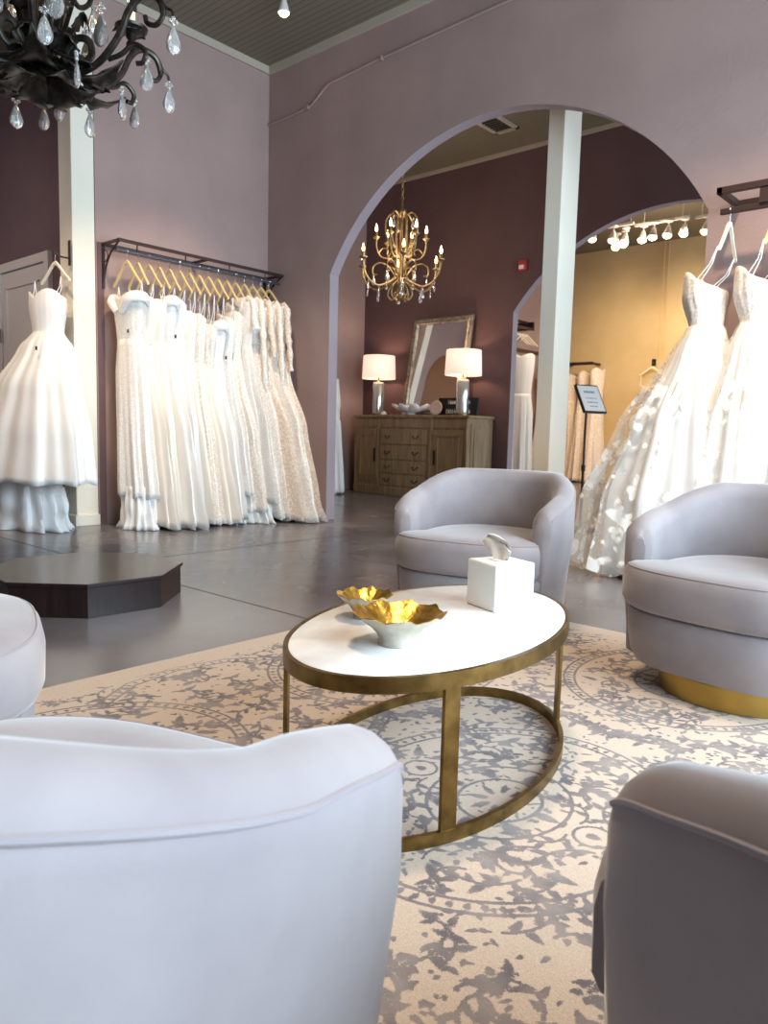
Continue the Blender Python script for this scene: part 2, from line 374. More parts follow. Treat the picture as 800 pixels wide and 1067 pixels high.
point('gallery_glow', (1.5, 6.4, 3.9), 60, (1,.82,.6), .3)
point('annex_glow', (-2.6, 1.2, 3.2), 14, (1,.8,.5), .2)
point('chandelier_glow', (.42, 1.7, 3.05), 42, WARM, .35)
for x, y in ((-1.22,YF-.34),(.36,YF-.37)): point('lamp_glow', (x, y, 1.86), 9, (1,.72,.5), .06)
wd = bpy.data.worlds.new('sky'); bpy.context.scene.world = wd; wd.use_nodes = True
bg = wd.node_tree.nodes['Background']; bg.inputs[0].default_value = (.75,.87,1,1); bg.inputs[1].default_value = .3
vs = bpy.context.scene.view_settings
vs.view_transform = 'Standard'; vs.look = 'None'; vs.gamma = 1; vs.use_curve_mapping = False; vs.exposure = 0.3

# ------------------------------------------------------------------ rug
def make_rug():
    x0, x1, y0, y1, zt = 4.0, 7.1, -5.6, -2.06, .008
    st = .0045; nx = int((x1-x0)/st)+1; ny = int((y1-y0)/st)+1
    xs = np.linspace(x0, x1, nx); ys_ = np.linspace(y0, y1, ny)
    W, Hh = (x1-x0)/2, (y1-y0)/2
    qx, qy = int(W/st)+2, int(Hh/st)+2                # one quadrant, mirrored twice
    Q = np.full((qy, qx), -1.0)
    rg = random.Random(11)
    def leaf(cx, cy, a, b_, th, lobes=0):
        m = max(a, b_)*1.6
        i0, i1 = max(int((cx-m)/st),0), min(int((cx+m)/st)+2, qx); j0, j1 = max(int((cy-m)/st),0), min(int((cy+m)/st)+2, qy)
        if i0 >= i1 or j0 >= j1: return
        X, Y = np.meshgrid(np.arange(i0,i1)*st-cx, np.arange(j0,j1)*st-cy)
        u = X*cos(th)+Y*sin(th); w_ = -X*sin(th)+Y*cos(th)
        tap = 1.0 - .45*np.clip(u/a, -1, 1)
        if lobes: tap = tap*(1+.35*np.cos(u/a*lobes))
        val = 1-(u/a)**2-(w_/(b_*tap))**2
        Q[j0:j1, i0:i1] = np.maximum(Q[j0:j1, i0:i1], np.clip(val,-1,1))
    def stroke(pts, wd):
        for (ax, ay), (bx, by) in zip(pts[:-1], pts[1:]):
            d = math.hypot(bx-ax, by-ay); th = math.atan2(by-ay, bx-ax)
            k = max(int(d/(wd*.9)), 1)
            for i in range(k+1):
                t = i/k; cx, cy = ax+(bx-ax)*t, ay+(by-ay)*t; m = wd*1.8
                i0, i1 = max(int((cx-m)/st),0), min(int((cx+m)/st)+2, qx); j0, j1 = max(int((cy-m)/st),0), min(int((cy+m)/st)+2, qy)
                if i0 >= i1 or j0 >= j1: continue
                X, Y = np.meshgrid(np.arange(i0,i1)*st-cx, np.arange(j0,j1)*st-cy)
                Q[j0:j1, i0:i1] = np.maximum(Q[j0:j1, i0:i1], np.clip(1-(X*X+Y*Y)/(wd*wd),-1,1))
    chains = []
    def chain(pts):
        chains.append(pts)
        for off in (-.019, .019):
            o = []
            for i in range(len(pts)):
                a = pts[max(i-1,0)]; c = pts[min(i+1,len(pts)-1)]; th = math.atan2(c[1]-a[1], c[0]-a[0])
                o.append((pts[i][0]-off*sin(th), pts[i][1]+off*cos(th)))
            stroke(o, .006)
        acc = 0
        for (ax, ay), (bx, by) in zip(pts[:-1], pts[1:]):
            d = math.hypot(bx-ax, by-ay); th = math.atan2(by-ay, bx-ax)
            while acc < d:
                leaf(ax+(bx-ax)*acc/d, ay+(by-ay)*acc/d, .009, .012, th); acc += .034
            acc -= d
    arcpts = lambda cx, cy, r, a0, a1, n=24, ry=1: [(cx+r*cos(a0+(a1-a0)*i/n), cy+r*ry*sin(a0+(a1-a0)*i/n)) for i in range(n+1)]
    # ogee medallions on a half-drop lattice
    for cx, cy in ((0,0),(.92,.62),(0,1.24),(.92,1.86),(1.84,0),(1.84,1.24)):
        chain(arcpts(cx, cy, .40, 0, 2*pi, 48, 1.15))
        for r in (.10,.17): stroke(arcpts(cx, cy, r, 0, 2*pi, 32, 1.15), .006)
        for k in range(8):
            a = k*pi/4
            leaf(cx+.135*cos(a), cy+.15*sin(a), .034, .015, a)
            leaf(cx+.055*cos(a+.4), cy+.06*sin(a+.4), .03, .010, a+.4)
            c = arcpts(cx+.25*cos(a), cy+.29*sin(a), .045, a, a+3.6, 14); stroke(c, .0055)
            leaf(cx+.25*cos(a), cy+.29*sin(a), .02, .014, a)
            for s in (-1,1): leaf(cx+.33*cos(a+s*.22), cy+.37*sin(a+s*.22), .038, .014, a+s*.9, 0)
    chain([(.46,0),(.56,.2),(.66,.30)]); chain([(.66,.94),(.5,1.1),(.45,1.24)]); chain([(1.26,.38),(1.38,.2),(1.42,0)])
    # scrolling sprigs between them
    placed = []
    for _ in range(4000):
        x, y = rg.uniform(0, W-.1), rg.uniform(0, Hh-.1)
        if any(abs(math.hypot(x-cx, (y-cy)/1.15)-.40) < .06 or math.hypot(x-cx, (y-cy)/1.15) < .20 for cx, cy in ((0,0),(.92,.62),(0,1.24),(.92,1.86),(1.84,0),(1.84,1.24))): continue
        if any((x-a)**2+(y-b_)**2 < .083**2 for a, b_ in placed): continue
        placed.append((x, y)); th = rg.uniform(0, 2*pi); cur = rg.choice((-1,1))*rg.uniform(9, 20)
        px, py = x, y; pts = [(px, py)]
        for k in range(9):
            th += cur*.014; px += .0145*cos(th); py += .0145*sin(th); pts.append((px, py))
            if k % 2 == 0:
                s = 1 if (k//2) % 2 else -1; a = th+s*rg.uniform(.7,1.2); ln = rg.uniform(.018,.029)
                leaf(px+ln*.95*cos(a), py+ln*.95*sin(a), ln, ln*rg.uniform(.34,.48), a)
        stroke(pts, .0055)
        if rg.random() < .5:
            for k in range(5): leaf(px+.02*cos(k*1.257), py+.02*sin(k*1.257), .013, .010, k*1.257)
        else: leaf(px+.02*cos(th), py+.02*sin(th), .026, .013, th)
    for _ in range(1500):                               # small loose flecks
        leaf(rg.uniform(0,W), rg.uniform(0,Hh), rg.uniform(.006,.016), rg.uniform(.004,.008), rg.uniform(0,pi))
    ix = np.minimum(np.abs(xs-(x0+x1)/2)/st, qx-1).astype(int); iy = np.minimum(np.abs(ys_-(y0+y1)/2)/st, qy-1).astype(int)
    P = Q[np.ix_(iy, ix)]
    X, Y = np.meshgrid(xs, ys_)
    edge = np.minimum(np.minimum(X-x0, x1-X), np.minimum(Y-y0, y1-Y))
    P = np.where(edge < .105, -1, P - .6*np.clip((.2-edge)/.1, 0, 1))
    co = np.stack([X-5.5, Y+3.8, np.full_like(X, zt)], -1).reshape(-1, 3)
    idx = np.arange(nx*ny).reshape(ny, nx)
    fc = np.stack([idx[:-1,:-1], idx[:-1,1:], idx[1:,1:], idx[1:,:-1]], -1).reshape(-1, 4)
    n0 = len(co); ex = np.array([(x0,y0),(x1,y0),(x1,y1),(x0,y1)]) - np.array([5.5,-3.8])
    co = np.concatenate([co, [(a,b_,0) for a,b_ in ex], [(a,b_,zt) for a,b_ in ex]])
    fc = np.concatenate([fc, [[n0+i, n0+(i+1)%4, n0+4+(i+1)%4, n0+4+i] for i in range(4)]])
    me = bpy.data.meshes.new('area_rug'); me.vertices.add(len(co)); me.vertices.foreach_set('co', co.ravel())
    me.loops.add(fc.size); me.loops.foreach_set('vertex_index', fc.ravel().astype(np.int32))
    me.polygons.add(len(fc)); me.polygons.foreach_set('loop_start', np.arange(0, fc.size, 4, dtype=np.int32))
    me.update(calc_edges=True)
    at = me.attributes.new('weave', 'FLOAT', 'POINT'); at.data.foreach_set('value', np.concatenate([P.ravel(), np.full(8, -1.0)]).astype(np.float32))
    m = mat('distressed damask wool', srgb(226,208,190), .95, spec=.1, sheen=.15)
    an = N(m, 'ShaderNodeAttribute', attribute_name='weave')
    co_ = coord(m); n1 = N(m, 'ShaderNodeTexNoise', Scale=330, Detail=3); n2 = N(m, 'ShaderNodeTexNoise', Scale=9, Detail=4); L(m, co_, n1.inputs['Vector']); L(m, co_, n2.inputs['Vector'])
    def math_(op, a, b_):
        k = N(m, 'ShaderNodeMath', operation=op)
        for i, q in enumerate((a, b_)):
            if isinstance(q, (int, float)): k.inputs[i].default_value = q
            else: L(m, q, k.inputs[i])
        return k.outputs[0]
    s = math_('ADD', an.outputs['Fac'], math_('MULTIPLY', math_('SUBTRACT', n1.outputs['Fac'], .5), 2.0))
    s = math_('ADD', s, math_('MULTIPLY', math_('SUBTRACT', n2.outputs['Fac'], .55), 1.1))
    mk = ramp(m, s, [(.05, (0,0,0,1)), (.33, (1,1,1,1))])
    dk = ramp(m, n2.outputs['Fac'], [(.36, srgb(108,100,102)), (.64, srgb(150,138,132))])
    lt = ramp(m, n1.outputs['Fac'], [(.3, srgb(188,166,148)), (.7, srgb(209,188,169))])
    mx = N(m, 'ShaderNodeMix', data_type='RGBA'); L(m, mk, mx.inputs['Factor']); L(m, lt, mx.inputs['A']); L(m, dk, mx.inputs['B'])
    L(m, mx.outputs['Result'], bsdf(m).inputs['Base Color'])
    bp = N(m, 'ShaderNodeBump', Strength=.3, Distance=.003); L(m, n1.outputs['Fac'], bp.inputs['Height']); L(m, bp.outputs['Normal'], bsdf(m).inputs['Normal'])
    me.materials.append(m)
    o = bpy.data.objects.new('area_rug', me); C.objects.link(o); o.location = (5.5,-3.8,0)
    return tag(o, 'cream area rug with a distressed grey damask pattern under the seating', 'rug')
make_rug()

# ------------------------------------------------------------------ swivel tub chairs (front is local -Y)
def outline(t, inset=0, a=.40, bf=.375, bb=.43):
    def pt(t):
        s, c_ = sin(t), cos(t); n = 2.8 if c_ > 0 else 2.25
        b_ = bf if c_ > 0 else bb
        return (a*math.copysign(abs(s)**(2/n), s), -b_*math.copysign(abs(c_)**(2/n), c_))
    x, y = pt(t)
    x1, y1 = pt(t-.02); x2, y2 = pt(t+.02)
    nx_, ny_ = (y2-y1), -(x2-x1); l = math.hypot(nx_, ny_)
    return (x-inset*nx_/l, y-inset*ny_/l, nx_/l, ny_/l)
ARM = R(62)
def make_chair(label, loc, facing, group='grey velvet swivel chairs around the coffee table'):
    rz = math.atan2(facing[0], -facing[1])
    t = thing('swivel_chair', label, 'chair', loc, rz, group)
    MB().lathe([(.262,0),(.275,.003),(.275,.082),(.268,.088)], 64).build('plinth', M_plinth, t)
    n = 96
    ring = lambda z, ins: [outline(2*pi*i/n, ins)[:2]+(z,) for i in range(n)]
    MB().loft([ring(.087,.10), ring(.096,.066), ring(.13,.046), ring(.2,.034), ring(.272,.03), ring(.285,.037), ring(.29,.06)]).build('base_body', M_velvet, t)
    # seat cushion: full width in front of the arms, narrower between them
    def cring(z, ins, sc=1.0):
        r = []
        for i in range(144):
            a = 2*pi*i/144; d = a if a <= pi else 2*pi-a
            k = min(max((d-(ARM-R(7)))/R(7), 0), 1); k = k*k*(3-2*k)
            x, y = outline(a, ins+.104*k+.006)[:2]
            r.append((x*sc, y*sc, z))
        return r
    cz = [cring(z, i) for z, i in [(.292,.05),(.294,.03),(.304,.012),(.325,.002),(.40,0),(.428,.006),(.444,.02),(.452,.04)]]
    cz += [cring(z, .04, q) for z, q in ((.458,.84),(.462,.6),(.463,.3),(.463,.05))]
    MB().loft(cz).build('seat_cushion', M_velvet, t)
    MB().tube([p for p in cring(.441,.017)]+[cring(.441,.017)[0]], .0035, 6).build('cushion_piping', M_velvet_seam, t)
    # wrap-around shell
    prof_n = 120; sh = []; seam = []
    for i in range(prof_n+1):
        u = i/prof_n; a = ARM+(2*pi-2*ARM)*u
        d = min(u, 1-u)*(2*pi-2*ARM)*.44
        f = math.sqrt(max(1-(1-min(d/.04,1))**2, 0)); f2 = math.sqrt(max(1-(1-min(d/.10,1))**2, 0)); f = .5+.5*f
        k = min(max((min(a, 2*pi-a)-ARM)/R(74), 0), 1); k = k*k*(3-2*k)
        k = .35*min(max((min(a, 2*pi-a)-ARM)/R(74), 0), 1)+.65*k
        h = .592+.14*k-.045*(1-f2)
        th = .052*f; mid = .052
        x, y, nx_, ny_ = outline(a)
        P = []
        def q(nn, z): P.append((x+nx_*nn, y+ny_*nn, z))
        q(-.062-0*f,.094); q(-.03,.115); q(-.026,.2); q(-.016,.3)
        q(-mid+th,.44)
        q(-mid+th,h-.06)
        for kk in range(1,8):
            an = pi*kk/8; q(-mid+th*cos(an), h-.06+.06*sin(an))
        q(-mid-th,h-.06); q(-mid-th*.92,.46); q(-mid-th*.8,.32); q(-mid-th*.7,.1)
        sh.append(P); 
        if .012 < u < .988: seam.append((x+nx_*(-mid+th*.93+.0005), y+ny_*(-mid+th*.93+.0005), h-.038))
    sh_c = [[tuple(sum(p[q_] for p in e)/len(e)*.12+p[q_]*.88 if q_ < 2 else p[2]-.006 for q_ in range(3)) for p in e] for e in (sh[0], sh[-1])]
    dv = [((sh[0][5][0]-sh[3][5][0]), (sh[0][5][1]-sh[3][5][1])), ((sh[-1][5][0]-sh[-4][5][0]), (sh[-1][5][1]-sh[-4][5][1]))]
    for e, (dx, dy) in zip(sh_c, dv):
        l = math.hypot(dx, dy)
        for q_ in range(len(e)): e[q_] = (e[q_][0]+dx/l*.008, e[q_][1]+dy/l*.008, max(e[q_][2], .096))
    MB().loft([sh_c[0]]+sh+[sh_c[1]]).build('back_shell', M_velvet, t, ang=60)
    MB().tube(seam, .0035, 6).build('piping', M_velvet_seam, t)
    return t
make_chair('grey velvet swivel chair facing us behind the tissue box on the coffee table', (4.53,-2.42,0), (.24,-.97))
make_chair('grey velvet swivel chair at the right, its brass plinth on the rug edge', (5.725,-2.53,.008), (-.17,-.98))
make_chair('pale swivel chair seen from behind, large in the lower left corner', (5.715,-5.07,.008), (-.27,.96))
make_chair('grey swivel chair in shadow seen from its side, lower right corner', (6.55,-4.445,.008), (-.9,.43))
make_chair('swivel chair at the left edge showing its rounded seat by the dark platform', (4.62,-4.93,.008), (.36,.93))

# ------------------------------------------------------------------ coffee table
ct = thing('coffee_table', 'oval coffee table with white marble top and aged brass frame', 'coffee table', (5.28,-3.742,.008), R(101.2))
TA, TB, TH = .552, .323, .387
ell = lambda a, b_, z, n=96: [(a*cos(2*pi*i/n), b_*sin(2*pi*i/n), z) for i in range(n)]
MB().loft([ell(TA-.013,TB-.013,TH-.028), ell(TA-.013,TB-.013,TH-.001), ell(TA-.016,TB-.016,TH+.001)]).build('marble_top', M_marble, ct)
def ring_bar(z0, z1, th):
    b = MB(); rs = [ell(TA,TB,z0), ell(TA,TB,z1), ell(TA-th,TB-th,z1), ell(TA-th,TB-th,z0), ell(TA,TB,z0)]
    return b.loft(rs, False, False)
ring_bar(TH-.036, TH, .012).build('top_rim', M_brass, ct)
ring_bar(0, .03, .012).build('base_ring', M_brass, ct)
for k in range(4):
    a = R(45+90*k); x, y = TA*cos(a), TB*sin(a); tx, ty = -TA*sin(a), TB*cos(a); l = math.hypot(tx, ty); tx, ty = tx/l, ty/l; nx_, ny_ = ty, -tx
    b = MB(); hw = .021
    poly = [(x+tx*hw-nx_*.001, y+ty*hw-ny_*.001), (x-tx*hw-nx_*.001, y-ty*hw-ny_*.001), (x-tx*hw-nx_*.012, y-ty*hw-ny_*.012), (x+tx*hw-nx_*.012, y+ty*hw-ny_*.012)]
    b.prism(poly, .0, TH-.03); b.build('leg', M_brass, ct, smooth=False, bevel=.002)

# ruffled gold bowls
def bowl(loc, Rm, H, label, ph, nl):
    t = thing('ruffled_bowl', label, 'bowl', loc, 0, 'gold lined ruffled bowls')
    n = 120
    def ring(r, z, w):
        out = []
        for i in range(n):
            a = 2*pi*i/n; s = cos(nl*a+ph)+.4*cos((nl*2+1)*a+1.3*ph)+.25*sin(19*a)
            out.append(((r+w*.026*Rm*s)*cos(a), (r+w*.026*Rm*s)*sin(a), z+w*.05*H*s))
        return out
    outer = [ring(Rm*f, H*z, w) for f, z, w in ((.40,0,0),(.42,.03,0),(.40,.18,0),(.46,.36,0),(.60,.58,.2),(.78,.76,.5),(.92,.92,.85),(1.0,1.0,1))]
    MB().loft(outer, True, False).build('bowl_body', M_pale, t)
    inner = [ring(Rm*f, H*z, w) for f, z, w in ((1.0,1.0,1),(.985,1.02,1),(.96,.985,1),(.90,.93,.85),(.76,.80,.5),(.58,.63,.2),(.42,.42,0),(.25,.33,0),(.05,.31,0))]
    tag(MB().loft(inner, False, True).build('gilded_lining', M_gold, t), 'gold leaf lining')
TZ = .008+TH+.001
bowl((5.355,-4.005,TZ), .114, .078, 'larger ruffled bowl with gold leaf inside, nearest on the coffee table', .4, 9)
bowl((5.125,-3.875,TZ), .078, .066, 'smaller ruffled bowl with gold inside, behind the larger bowl', 2.0, 8)

# tissue box cover
tb = thing('tissue_box', 'white square tissue box cover on the marble coffee table', 'tissue box', (5.30,-3.475,TZ), R(-19))
MB().box(-.071,.071,-.071,.071,0,.138).build('box_cover', M_tissuebox, tb, bevel=.006)
MB().lathe([(.034,.1385),(.036,.140),(.030,.1405)], 32, sx=1.1, sy=.8).build('slot_rim', M_tissuebox, tb)
for q_, (hh, lean, sc_, ph_) in enumerate(((.074, -.085, 1.0, 0), (.055, .012, .7, 1.3))):
    rows = []
    for k in range(13):
        v_ = k/12; wd = (.024+.046*sin(pi*min(v_*.9,1)))*sc_*(1-.75*v_**3); row = []
        for i in range(13):
            u = i/6-1
            row.append((u*wd+lean*v_**1.7, .005*sin(3.2*u+2*v_+ph_)+.008*v_-.004*q_, .134+hh*sin(v_*pi*.60)*(1-.18*u*u)+(.012*u if lean < 0 else -.008*u)*v_))
        rows.append(row)
    MB().loft(rows, False, False, False).build('tissue', M_tissue, tb, ang=180)

# octagonal platform
pl = thing('fitting_platform', 'low octagonal dark espresso wood platform on the concrete floor', 'platform', (2.745,-3.47,0), 0)
A0 = R(-26)
octo = lambda r, z: [(r*cos(A0+k*pi/4), r*sin(A0+k*pi/4), z) for k in range(8)]
MB().loft([octo(.485,.0), octo(.485,.146)]).build('plinth_body', M_espresso, pl, smooth=False, bevel=.002)
MB().loft([octo(.497,.146), octo(.497,.165)]).build('platform_top', M_espresso, pl, smooth=False, bevel=.003)
#ENDFURN

# ------------------------------------------------------------------ gowns and hangers
def make_hanger(label, loc, rz, half=.2, drop=.2, hook=.1, m=None, group=None):
    """origin where the hook sits on the rail; shoulders along local X"""
    t = thing('dress_hanger', label, 'hanger', loc, rz, group)
    hk = [(0.0,0,-hook)]+[(0,0,-hook*.4)]+[(.016*cos(a)+.0, 0, -.013+.016*sin(a)) for a in [R(-90+q) for q in range(0, 241, 24)]]
    MB().tube(hk, .0028, 6).build('hook', M_chrome, t)
    b = MB(); pts = crom([(-half,0,-hook-drop),(-half*.62,0,-hook-drop*.62),(-half*.2,0,-hook-drop*.14),(0,0,-hook-.004),(half*.2,0,-hook-drop*.14),(half*.62,0,-hook-drop*.62),(half,0,-hook-drop)], 5)
    rings = []
    for i, p in enumerate(pts):
        u = abs(i/(len(pts)-1)*2-1); hh = .017-.006*u; w_ = .009
        rings.append([(p[0],-w_,p[2]-hh),(p[0],w_,p[2]-hh),(p[0],w_*1.1,p[2]+hh*.6),(p[0],0,p[2]+hh),(p[0],-w_*1.1,p[2]+hh*.6)])
    b.loft(rings); b.build('shoulder_bar', m or M_hanger, t, ang=50); return t

def lerp_keys(keys, z):
    for a, b in zip(keys[:-1], keys[1:]):
        if a[0] >= z >= b[0]:
            u = (a[0]-z)/(a[0]-b[0]) if a[0] != b[0] else 0; u = u*u*(3-2*u)*.5+u*.5
            return [p+(q-p)*u for p, q in zip(a, b)]
    return list(keys[-1])
def surf(keys, z0, z1, nr, n, seed, pleats, top=None, hem=0.0, extra=0.0):
    """keys: (z, half width, half depth, ripple, x offset, y offset)"""
    rg = random.Random(seed); ph = [rg.uniform(0, 6.28) for _ in range(6)]; kk = [pleats, pleats*2+1, 3, 5]
    rings = []
    for i in range(nr+1):
        z = z0+(z1-z0)*i/nr; _, ax, ay, rp, ox, oy = lerp_keys(keys, z); r = []
        for j in range(n):
            a = 2*pi*j/n
            s = .62*sin(kk[0]*a+ph[0]+.5*sin(2*a+ph[4]))+.38*sin(kk[1]*a+ph[1]+z*1.1)+.25*sin(kk[2]*a+ph[2]+z*.8)
            m_ = 1+rp*s+extra*noise.noise((cos(a)*4+seed, sin(a)*4, z*6))
            zz = z
            if top and i <= 3: zz += top(a)*(1-i/4)
            if hem and i >= nr-2: zz += hem*sin(kk[0]*a+ph[3])*(1 if i == nr else .5)
            r.append((ox+ax*m_*cos(a), oy+ay*m_*sin(a), zz))
        rings.append(r)
    return rings
def sweetheart(a, h=.05):                 # front is a = -90 deg
    f = -sin(a)
    return h*(max(f, 0)*(abs(cos(a))*1.7)-.55*max(-f, 0)-.15*max(f, 0)**6)
def make_gown(label, loc, rz, keys, top_z, waist_z, hem_z, mb_, ms, seed, pleats=11, neck=.05, loops=None, sleeves=None, offshoulder=False, tagpos=None, train=None, overlay=None, n=88, group=None, name='wedding_gown', ruff=0, ldy=0, hem_wave=.012):
    t = thing(name, label, 'wedding dress', loc, rz, group)
    MB().loft(surf([(z,ax*.985,ay*.975,rp,ox,oy) for z,ax,ay,rp,ox,oy in keys], top_z, waist_z-.03, 14, n, seed, pleats, lambda a: sweetheart(a, neck), extra=ruff), False, False).build('bodice', mb_, t, solid=.006)
    MB().loft(surf(keys, waist_z, hem_z, 26, n, seed, pleats, None, hem_wave), False, False).build('skirt', ms, t, solid=.005)
    if overlay:
        k2 = [(z, ax*overlay[0], ay*overlay[1], rp*1.1, ox+overlay[2]*(1-z/waist_z if z < waist_z else 0), oy+overlay[3]*(1-z/waist_z if z < waist_z else 0)) for z, ax, ay, rp, ox, oy in keys]
        MB().loft(surf(k2, waist_z, hem_z+.015, 24, n, seed+3, pleats+3, None, .02), False, False).build('tulle_overlay', M_sheer, t)
    if train:
        k3 = [(hem_z+.1, train[0]*.82, train[1]*.82, .06, train[2], train[3]), (.09, train[0]*.95, train[1]*.95, .13, train[2], train[3]), (.0, train[0]*1.06, train[1]*1.06, .16, train[2], train[3])]
        MB().loft(surf(k3, hem_z+.1, .004, 10, 120, seed+9, 8, None, 0, .22), False, False).build('train', train[4] if len(train) > 4 else ms, t, solid=.004)
    _, ax, ay, _, ox, oy = lerp_keys(keys, top_z)
    if loops:
        hx, hz = loops
        for s in (-1, 1):
            lx = s*hx
            b = MB()
            for dy in (-.008, .008):
                b.tube([(lx, ldy, hz+.012), (lx*.97, dy+ldy*.6, (hz+top_z)/2), (ox+s*ax*.86, oy+dy*2.5-.25*ay, top_z-.03)], .0034, 5)
            b.build('hanger_loop', M_satin, t)
    if offshoulder:
        b = MB()
        for s in (-1, 1):
            pts = crom([(ox+s*ax*.2, oy-ay*1.1, top_z-.13), (ox+s*ax*.75, oy-ay*1.0, top_z-.02), (ox+s*ax*1.12, oy, top_z-.01), (ox+s*ax*.8, oy+ay*.9, top_z-.06)], 6)
            w_ = [.03+.022*sin(pi*i/(len(pts)-1)) for i in range(len(pts))]
            MB().tube(pts, w_, 10, True, .6).build('shoulder_drape', M_satin, t)
    if sleeves:
        zt, zb, sp = sleeves
        for s in (-1, 1):
            pts = crom([(ox+s*ax*.55, oy, zt), (ox+s*ax*.98, oy-.005, zt-.06), (ox+s*(ax+.03), oy-.01, zt-.3), (ox+s*(ax+.05+sp*.5), oy-.015, (zt+zb)/2-.1), (ox+s*(ax+.06+sp), oy-.01, zb)], 5)
            w_ = [.035+.012*min(i/5, 1)-.018*(i/len(pts))+.008*sin(i*1.7+seed) for i in range(len(pts))]
            MB().tube(pts, w_, 10, True, .7).build('sleeve', mb_, t)
        b = MB().loft(surf([(zt+.02, ax*.5, ay*.5, 0, ox, oy), (top_z-.04, ax*.98, ay*.98, 0, ox, oy)], zt+.02, top_z-.04, 6, 48, seed, 3), False, False).build('lace_yoke', mb_, t, solid=.004)
    if tagpos:
        x, y, z = tagpos
        tg = MB().box(-.012,.012,-.004,.004,-.016,.016).build('size_tag', M_black, t, loc=(x,y,z), bevel=.003)
    return t

# --- left wall rail
rk = thing('clothes_rail', 'dark iron clothes rail bracketed to the left mauve wall', 'clothes rail', (0,0,0))
b = MB(); y0, y1 = -1.9, -.04
for x, z in ((.30,2.505),(.02,2.505)): b.box(x-.011,x+.011,y0,y1,z-.013,z+.013)
for y in (y0+.011, y1-.011, -.97): b.box(.02,.30,y-.011,y+.011,2.494,2.516)
b.build('top_frame', M_rackiron, rk, smooth=False)
for y in (y0+.011, y1-.011):
    k = MB(); k.box(.003,.028,y-.011,y+.011,2.12,2.505); pts = crom([(.02,y,2.17),(.07,y,2.31),(.16,y,2.42),(.29,y,2.495)], 6); k.tube(pts, .009, 8)
    for c_ in ((.05,y,2.40),): k.tube([(c_[0]+.05*cos(a), y, c_[2]+.05*sin(a)) for a in [i*2*pi/14 for i in range(15)]], .005, 6)
    k.build('scroll_bracket', M_rackiron, rk)
for x, z in ((.265,2.425),(.215,2.448)): MB().tube([(x,y0+.02,z),(x,y1-.02,z)], .014, 10).build('hanging_pipe', M_pipe, rk)
for y in (-1.7,-1.2,-.7,-.25): MB().tube([(.265,y,2.425),(.265,y,2.505)], .006, 6).build('pipe_hanger', M_rackiron, rk)

ordn = ['first','second','third','fourth','fifth','sixth','seventh','eighth','ninth','tenth','eleventh','twelfth','thirteenth','fourteenth','fifteenth','sixteenth','seventeenth','eighteenth']
NG = 16; gr = random.Random(21)
looks = ['strapless gown with a folded satin bodice and beaded skirt','ivory gown with a ruffled top','plain crepe gown with a wrapped waist','smooth satin column gown','satin gown with a dark size tag','slim crepe gown with a low top','strapless lace gown set low','lace gown with a scalloped top','full satin gown in bright white','beaded low cut gown','lace gown with a sheer back','beaded gown with lace shoulders','lace gown with short flutter sleeves','champagne gown with ruffled sleeves','pale lace gown with long sleeves','champagne lace gown with long sleeves']
for i in range(NG):
    y = -1.80+i*(1.60/(NG-1)); x = .315
    u = i/(NG-1); slv = i >= 11; zb_ = [1.86,1.30,1.62,1.36,1.50][i-11] if slv else 0
    x = .355 if slv else x
    top = [2.02,2.0,1.99,2.03,2.02,1.93,1.92,1.84,1.88,1.93,2.0,2.1,2.12,2.08,2.12,2.12][i]
    mb_ = [M_sequin,M_crepe,M_crepe,M_satin,M_satin,M_crepe,M_lace,M_lace,M_satin,M_sequin,M_lace,M_sequin,M_lace,M_lacewarm,M_lace,M_lacewarm][i]
    ms = [M_sequin,M_crepe,M_crepe,M_satin,M_satin,M_crepe,M_lace,M_crepe,M_satin,M_sequin,M_lace,M_sequin,M_lace,M_lacewarm,M_lace,M_lacewarm][i]
    wx = .19+.02*gr.random(); hx = .27+.12*gr.random()+(.10*u); dy = .062
    if i == 0: wx, hx = .205, .25
    if i == NG-1: hx = .40
    off = .06+.10*gr.random()+.18*max(u-.7, 0)/.3
    wz = top-.36+gr.uniform(-.05,.05); hz = [.28,.03,.02,.02,.01,.03,.02,.03,.06,.28,.12,.2,.05,.02,.02,.02][i]
    dd = .105 if i == 0 else (.075 if not slv else .07)
    keys = [(top+.1, wx, dd*.9, .0, 0, 0), (top-.1, wx*.98, dd, .02, 0, 0), (wz, wx*.80, dd*.78, .03, 0, 0), (wz-.28, wx*.98, dd*.9, .06, off*.15, 0), (wz-.8, hx*.80, dd*1.05, .15, off*.5, 0), (.22, hx*.95, dd*1.2, .19, off*.9, 0), (0, hx*1.05, dd*1.5, .24, off, -.03 if i == 0 else (.0 if i < NG-1 else .02))]
    lab = '%s, %s from left on wall rail' % (looks[i], ordn[i])
    make_gown(lab, (x, y, 0), 0, keys, top, wz, hz, mb_, ms, 40+i, 7+gr.randrange(4), neck=.045, loops=None if slv else (.195, 2.125), sleeves=(2.17, zb_, .02) if slv else None,
              offshoulder=(i in (0,3,8)), tagpos={0:(.11,-.088,1.72),4:(.16,-.075,1.72),9:(.17,-.06,1.58)}.get(i), train=(hx*.86, dd*1.25, off, -.01, M_tulle) if hz > .1 else None, group='gowns on the left wall rail', n=72, ruff=.16 if i in (1,7,13) else .03)
    make_hanger('blond wooden hanger, %s from the left on the wall rail' % ordn[i], (.265, y, 2.439), R(gr.uniform(-5,5)), .195, .195, .098, M_hanger, 'hangers on the left wall rail')

